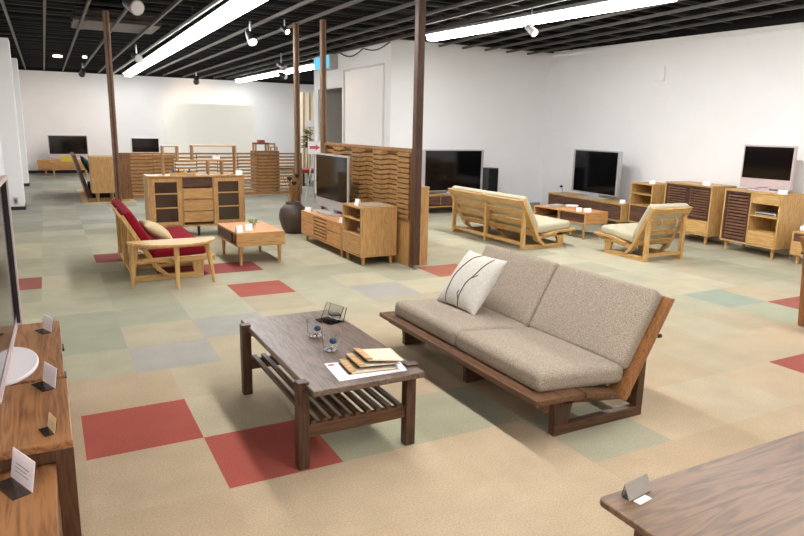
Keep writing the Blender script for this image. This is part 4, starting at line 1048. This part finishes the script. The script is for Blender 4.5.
t = thing('side_cabinet', 'honey oak cabinet end standing beside the dark far sofa', 'cabinet', (0.71, 13.85, 0.014))
MB().box(0, 0.46, 0, 0.55, 0.17, 0.855).build('body', M['oak_z'], t)
mb = MB().box(0, .46, -.012, -.0005, .17, .23).box(0, .46, -.012, -.0005, .80, .855).box(0, .06, -.012, -.0005, .23, .80).box(.33, .46, -.012, -.0005, .23, .80)
mb.build('panel_frame', M['oak_z'], t)
legs4(t, 0.46, 0.55, 0.17, 'oak_z', ix=.10)
# things behind the slatted screen
t = thing('drawer_chest', 'tall brown chest behind the slatted screen, right side', 'cabinet', (4.25, 15.2, 0))
MB().box(0, 0.58, 0, 0.4, 0.05, 0.93).build('body', M['board_z'], t)
for k in range(3): MB().box(0.02, 0.56, -.012, -.0005, 0.08+k*.28, 0.34+k*.28).build('drawer', M['board_z'], t)
MB().box(0.02, 0.56, 0.02, 0.38, 0, 0.05).build('plinth', M['walnut_x'], t)
t = thing('small_stool', 'small red topped wooden stool on the chest behind the screen', 'stool', (4.27, 15.25, 0.93))
MB().box(0, 0.34, 0, 0.25, 0.15, 0.19).build('seat', M['redpaint'], t); MB().box(0.10, 0.24, 0.02, 0.2, 0.19, 0.25).build('red_block', M['redpaint'], t)
for x in (0.0, 0.30):
    for y in (0.0, 0.21): MB().box(x, x+.04, y, y+.04, 0, 0.15).build('leg', M['oak_z'], t)
t = thing('small_chair', 'small pale wooden chair on the chest right of the red stool', 'chair', (4.63, 15.25, 0.93))
MB().box(0, 0.18, 0, 0.2, 0.08, 0.10).build('seat', M['oak_x'], t); MB().box(0, 0.18, 0.17, 0.2, 0.14, 0.18).build('backrest', M['oak_x'], t)
for x in (0.0, 0.15):
    MB().box(x, x+.03, 0.0, 0.03, 0, 0.08).build('leg', M['oak_z'], t); MB().box(x, x+.03, 0.17, 0.2, 0, 0.14).build('leg', M['oak_z'], t)
# arrow sign on an easel stand
t = thing('arrow_sign', 'white sign with a red right-pointing arrow on a metal stand', 'sign', (4.87, 12.95, 0), -0.2)
MB().box(-0.14, 0.14, 0.0, 0.015, 0.955, 1.215).build('sign_board', M['card'], t)
MB().prism([(-0.105,1.06),(0.02,1.06),(0.02,1.03),(0.11,1.09),(0.02,1.15),(0.02,1.12),(-0.105,1.12)], -0.004, 0.0, 'y').build('arrow', M['redink'], t)
for x0, x1, y1 in ((-.10,-.22,-.05),(.10,.16,-.10),(0,0.02,.28)): MB().tube([(x0*.3, 0.03, 0.96), (x1, y1, 0.0)], 0.014, 8).build('stand_leg', M['silver'], t)
MB().tube([(-.12, -.02, 0.42), (.10, -.04, 0.42)], 0.010, 6).build('brace', M['silver'], t)
# far slatted wooden divider, plant and bench
t = thing('slatted_divider', 'tall pale divider with upright brown laths at the far right opening', 'divider', (6.45, 18.2, 0), 0)
MB().box(0, 0.75, 0.03, 0.05, 0, 2.45).build('backing', M['cream_panel'], t)
for k in range(4): MB().box(0.05+k*.18, 0.10+k*.18, 0.0, 0.03, 0, 2.45).build('lath', M['pine_z'], t)
MB().box(0.1, 0.62, -0.01, -0.001, 1.50, 1.68).build('notice', M['card'], t)
t = thing('potted_plant', 'green leafy plant in front of the far upright laths', 'plant', (6.25, 17.2, 0))
MB().lathe([(0.10,0),(0.13,0.25),(0.11,0.25)], 16).build('pot', M['whiteplastic'], t)
mb = MB(); mb.tube([(0,0,.2),(0.02,0,.8),(0,0,1.35)], 0.012, 6)
for k in range(90):
    a = random.uniform(0,2*PI); z = random.uniform(0.95,1.42); r = random.uniform(.03,.17)
    p = Vector((r*math.cos(a), r*math.sin(a), z)); q = Vector((math.cos(a),math.sin(a),random.uniform(-.5,.3)))*.075; s_ = Vector((-math.sin(a),math.cos(a),.2))*.04
    mb.add([p-q,p+s_,p+q,p-s_],[(0,1,2,3)])
mb.build('foliage', M['darkleaf'], t)
t = thing('bench', 'low red brown bench below the far leafy plant', 'bench', (5.75, 16.2, 0))
MB().box(0, 0.5, 0, 0.8, 0.33, 0.42).build('seat', M['redpaint'], t)
for x in (0.02, 0.43):
    for y in (0.02, 0.73): MB().box(x, x+.05, y, y+.05, 0, 0.33).build('leg', M['walnut_z'], t)

# ------------------------------------------------------------------ world / view
w = bpy.data.worlds.new('world'); bpy.context.scene.world = w; w.use_nodes = True
w.node_tree.nodes['Background'].inputs[0].default_value = (1.0, 0.96, 0.92, 1); w.node_tree.nodes['Background'].inputs[1].default_value = 0.3
vs_ = bpy.context.scene.view_settings
vs_.view_transform = 'Standard'; vs_.look = 'None'; vs_.exposure = 0.0; vs_.gamma = 1.0
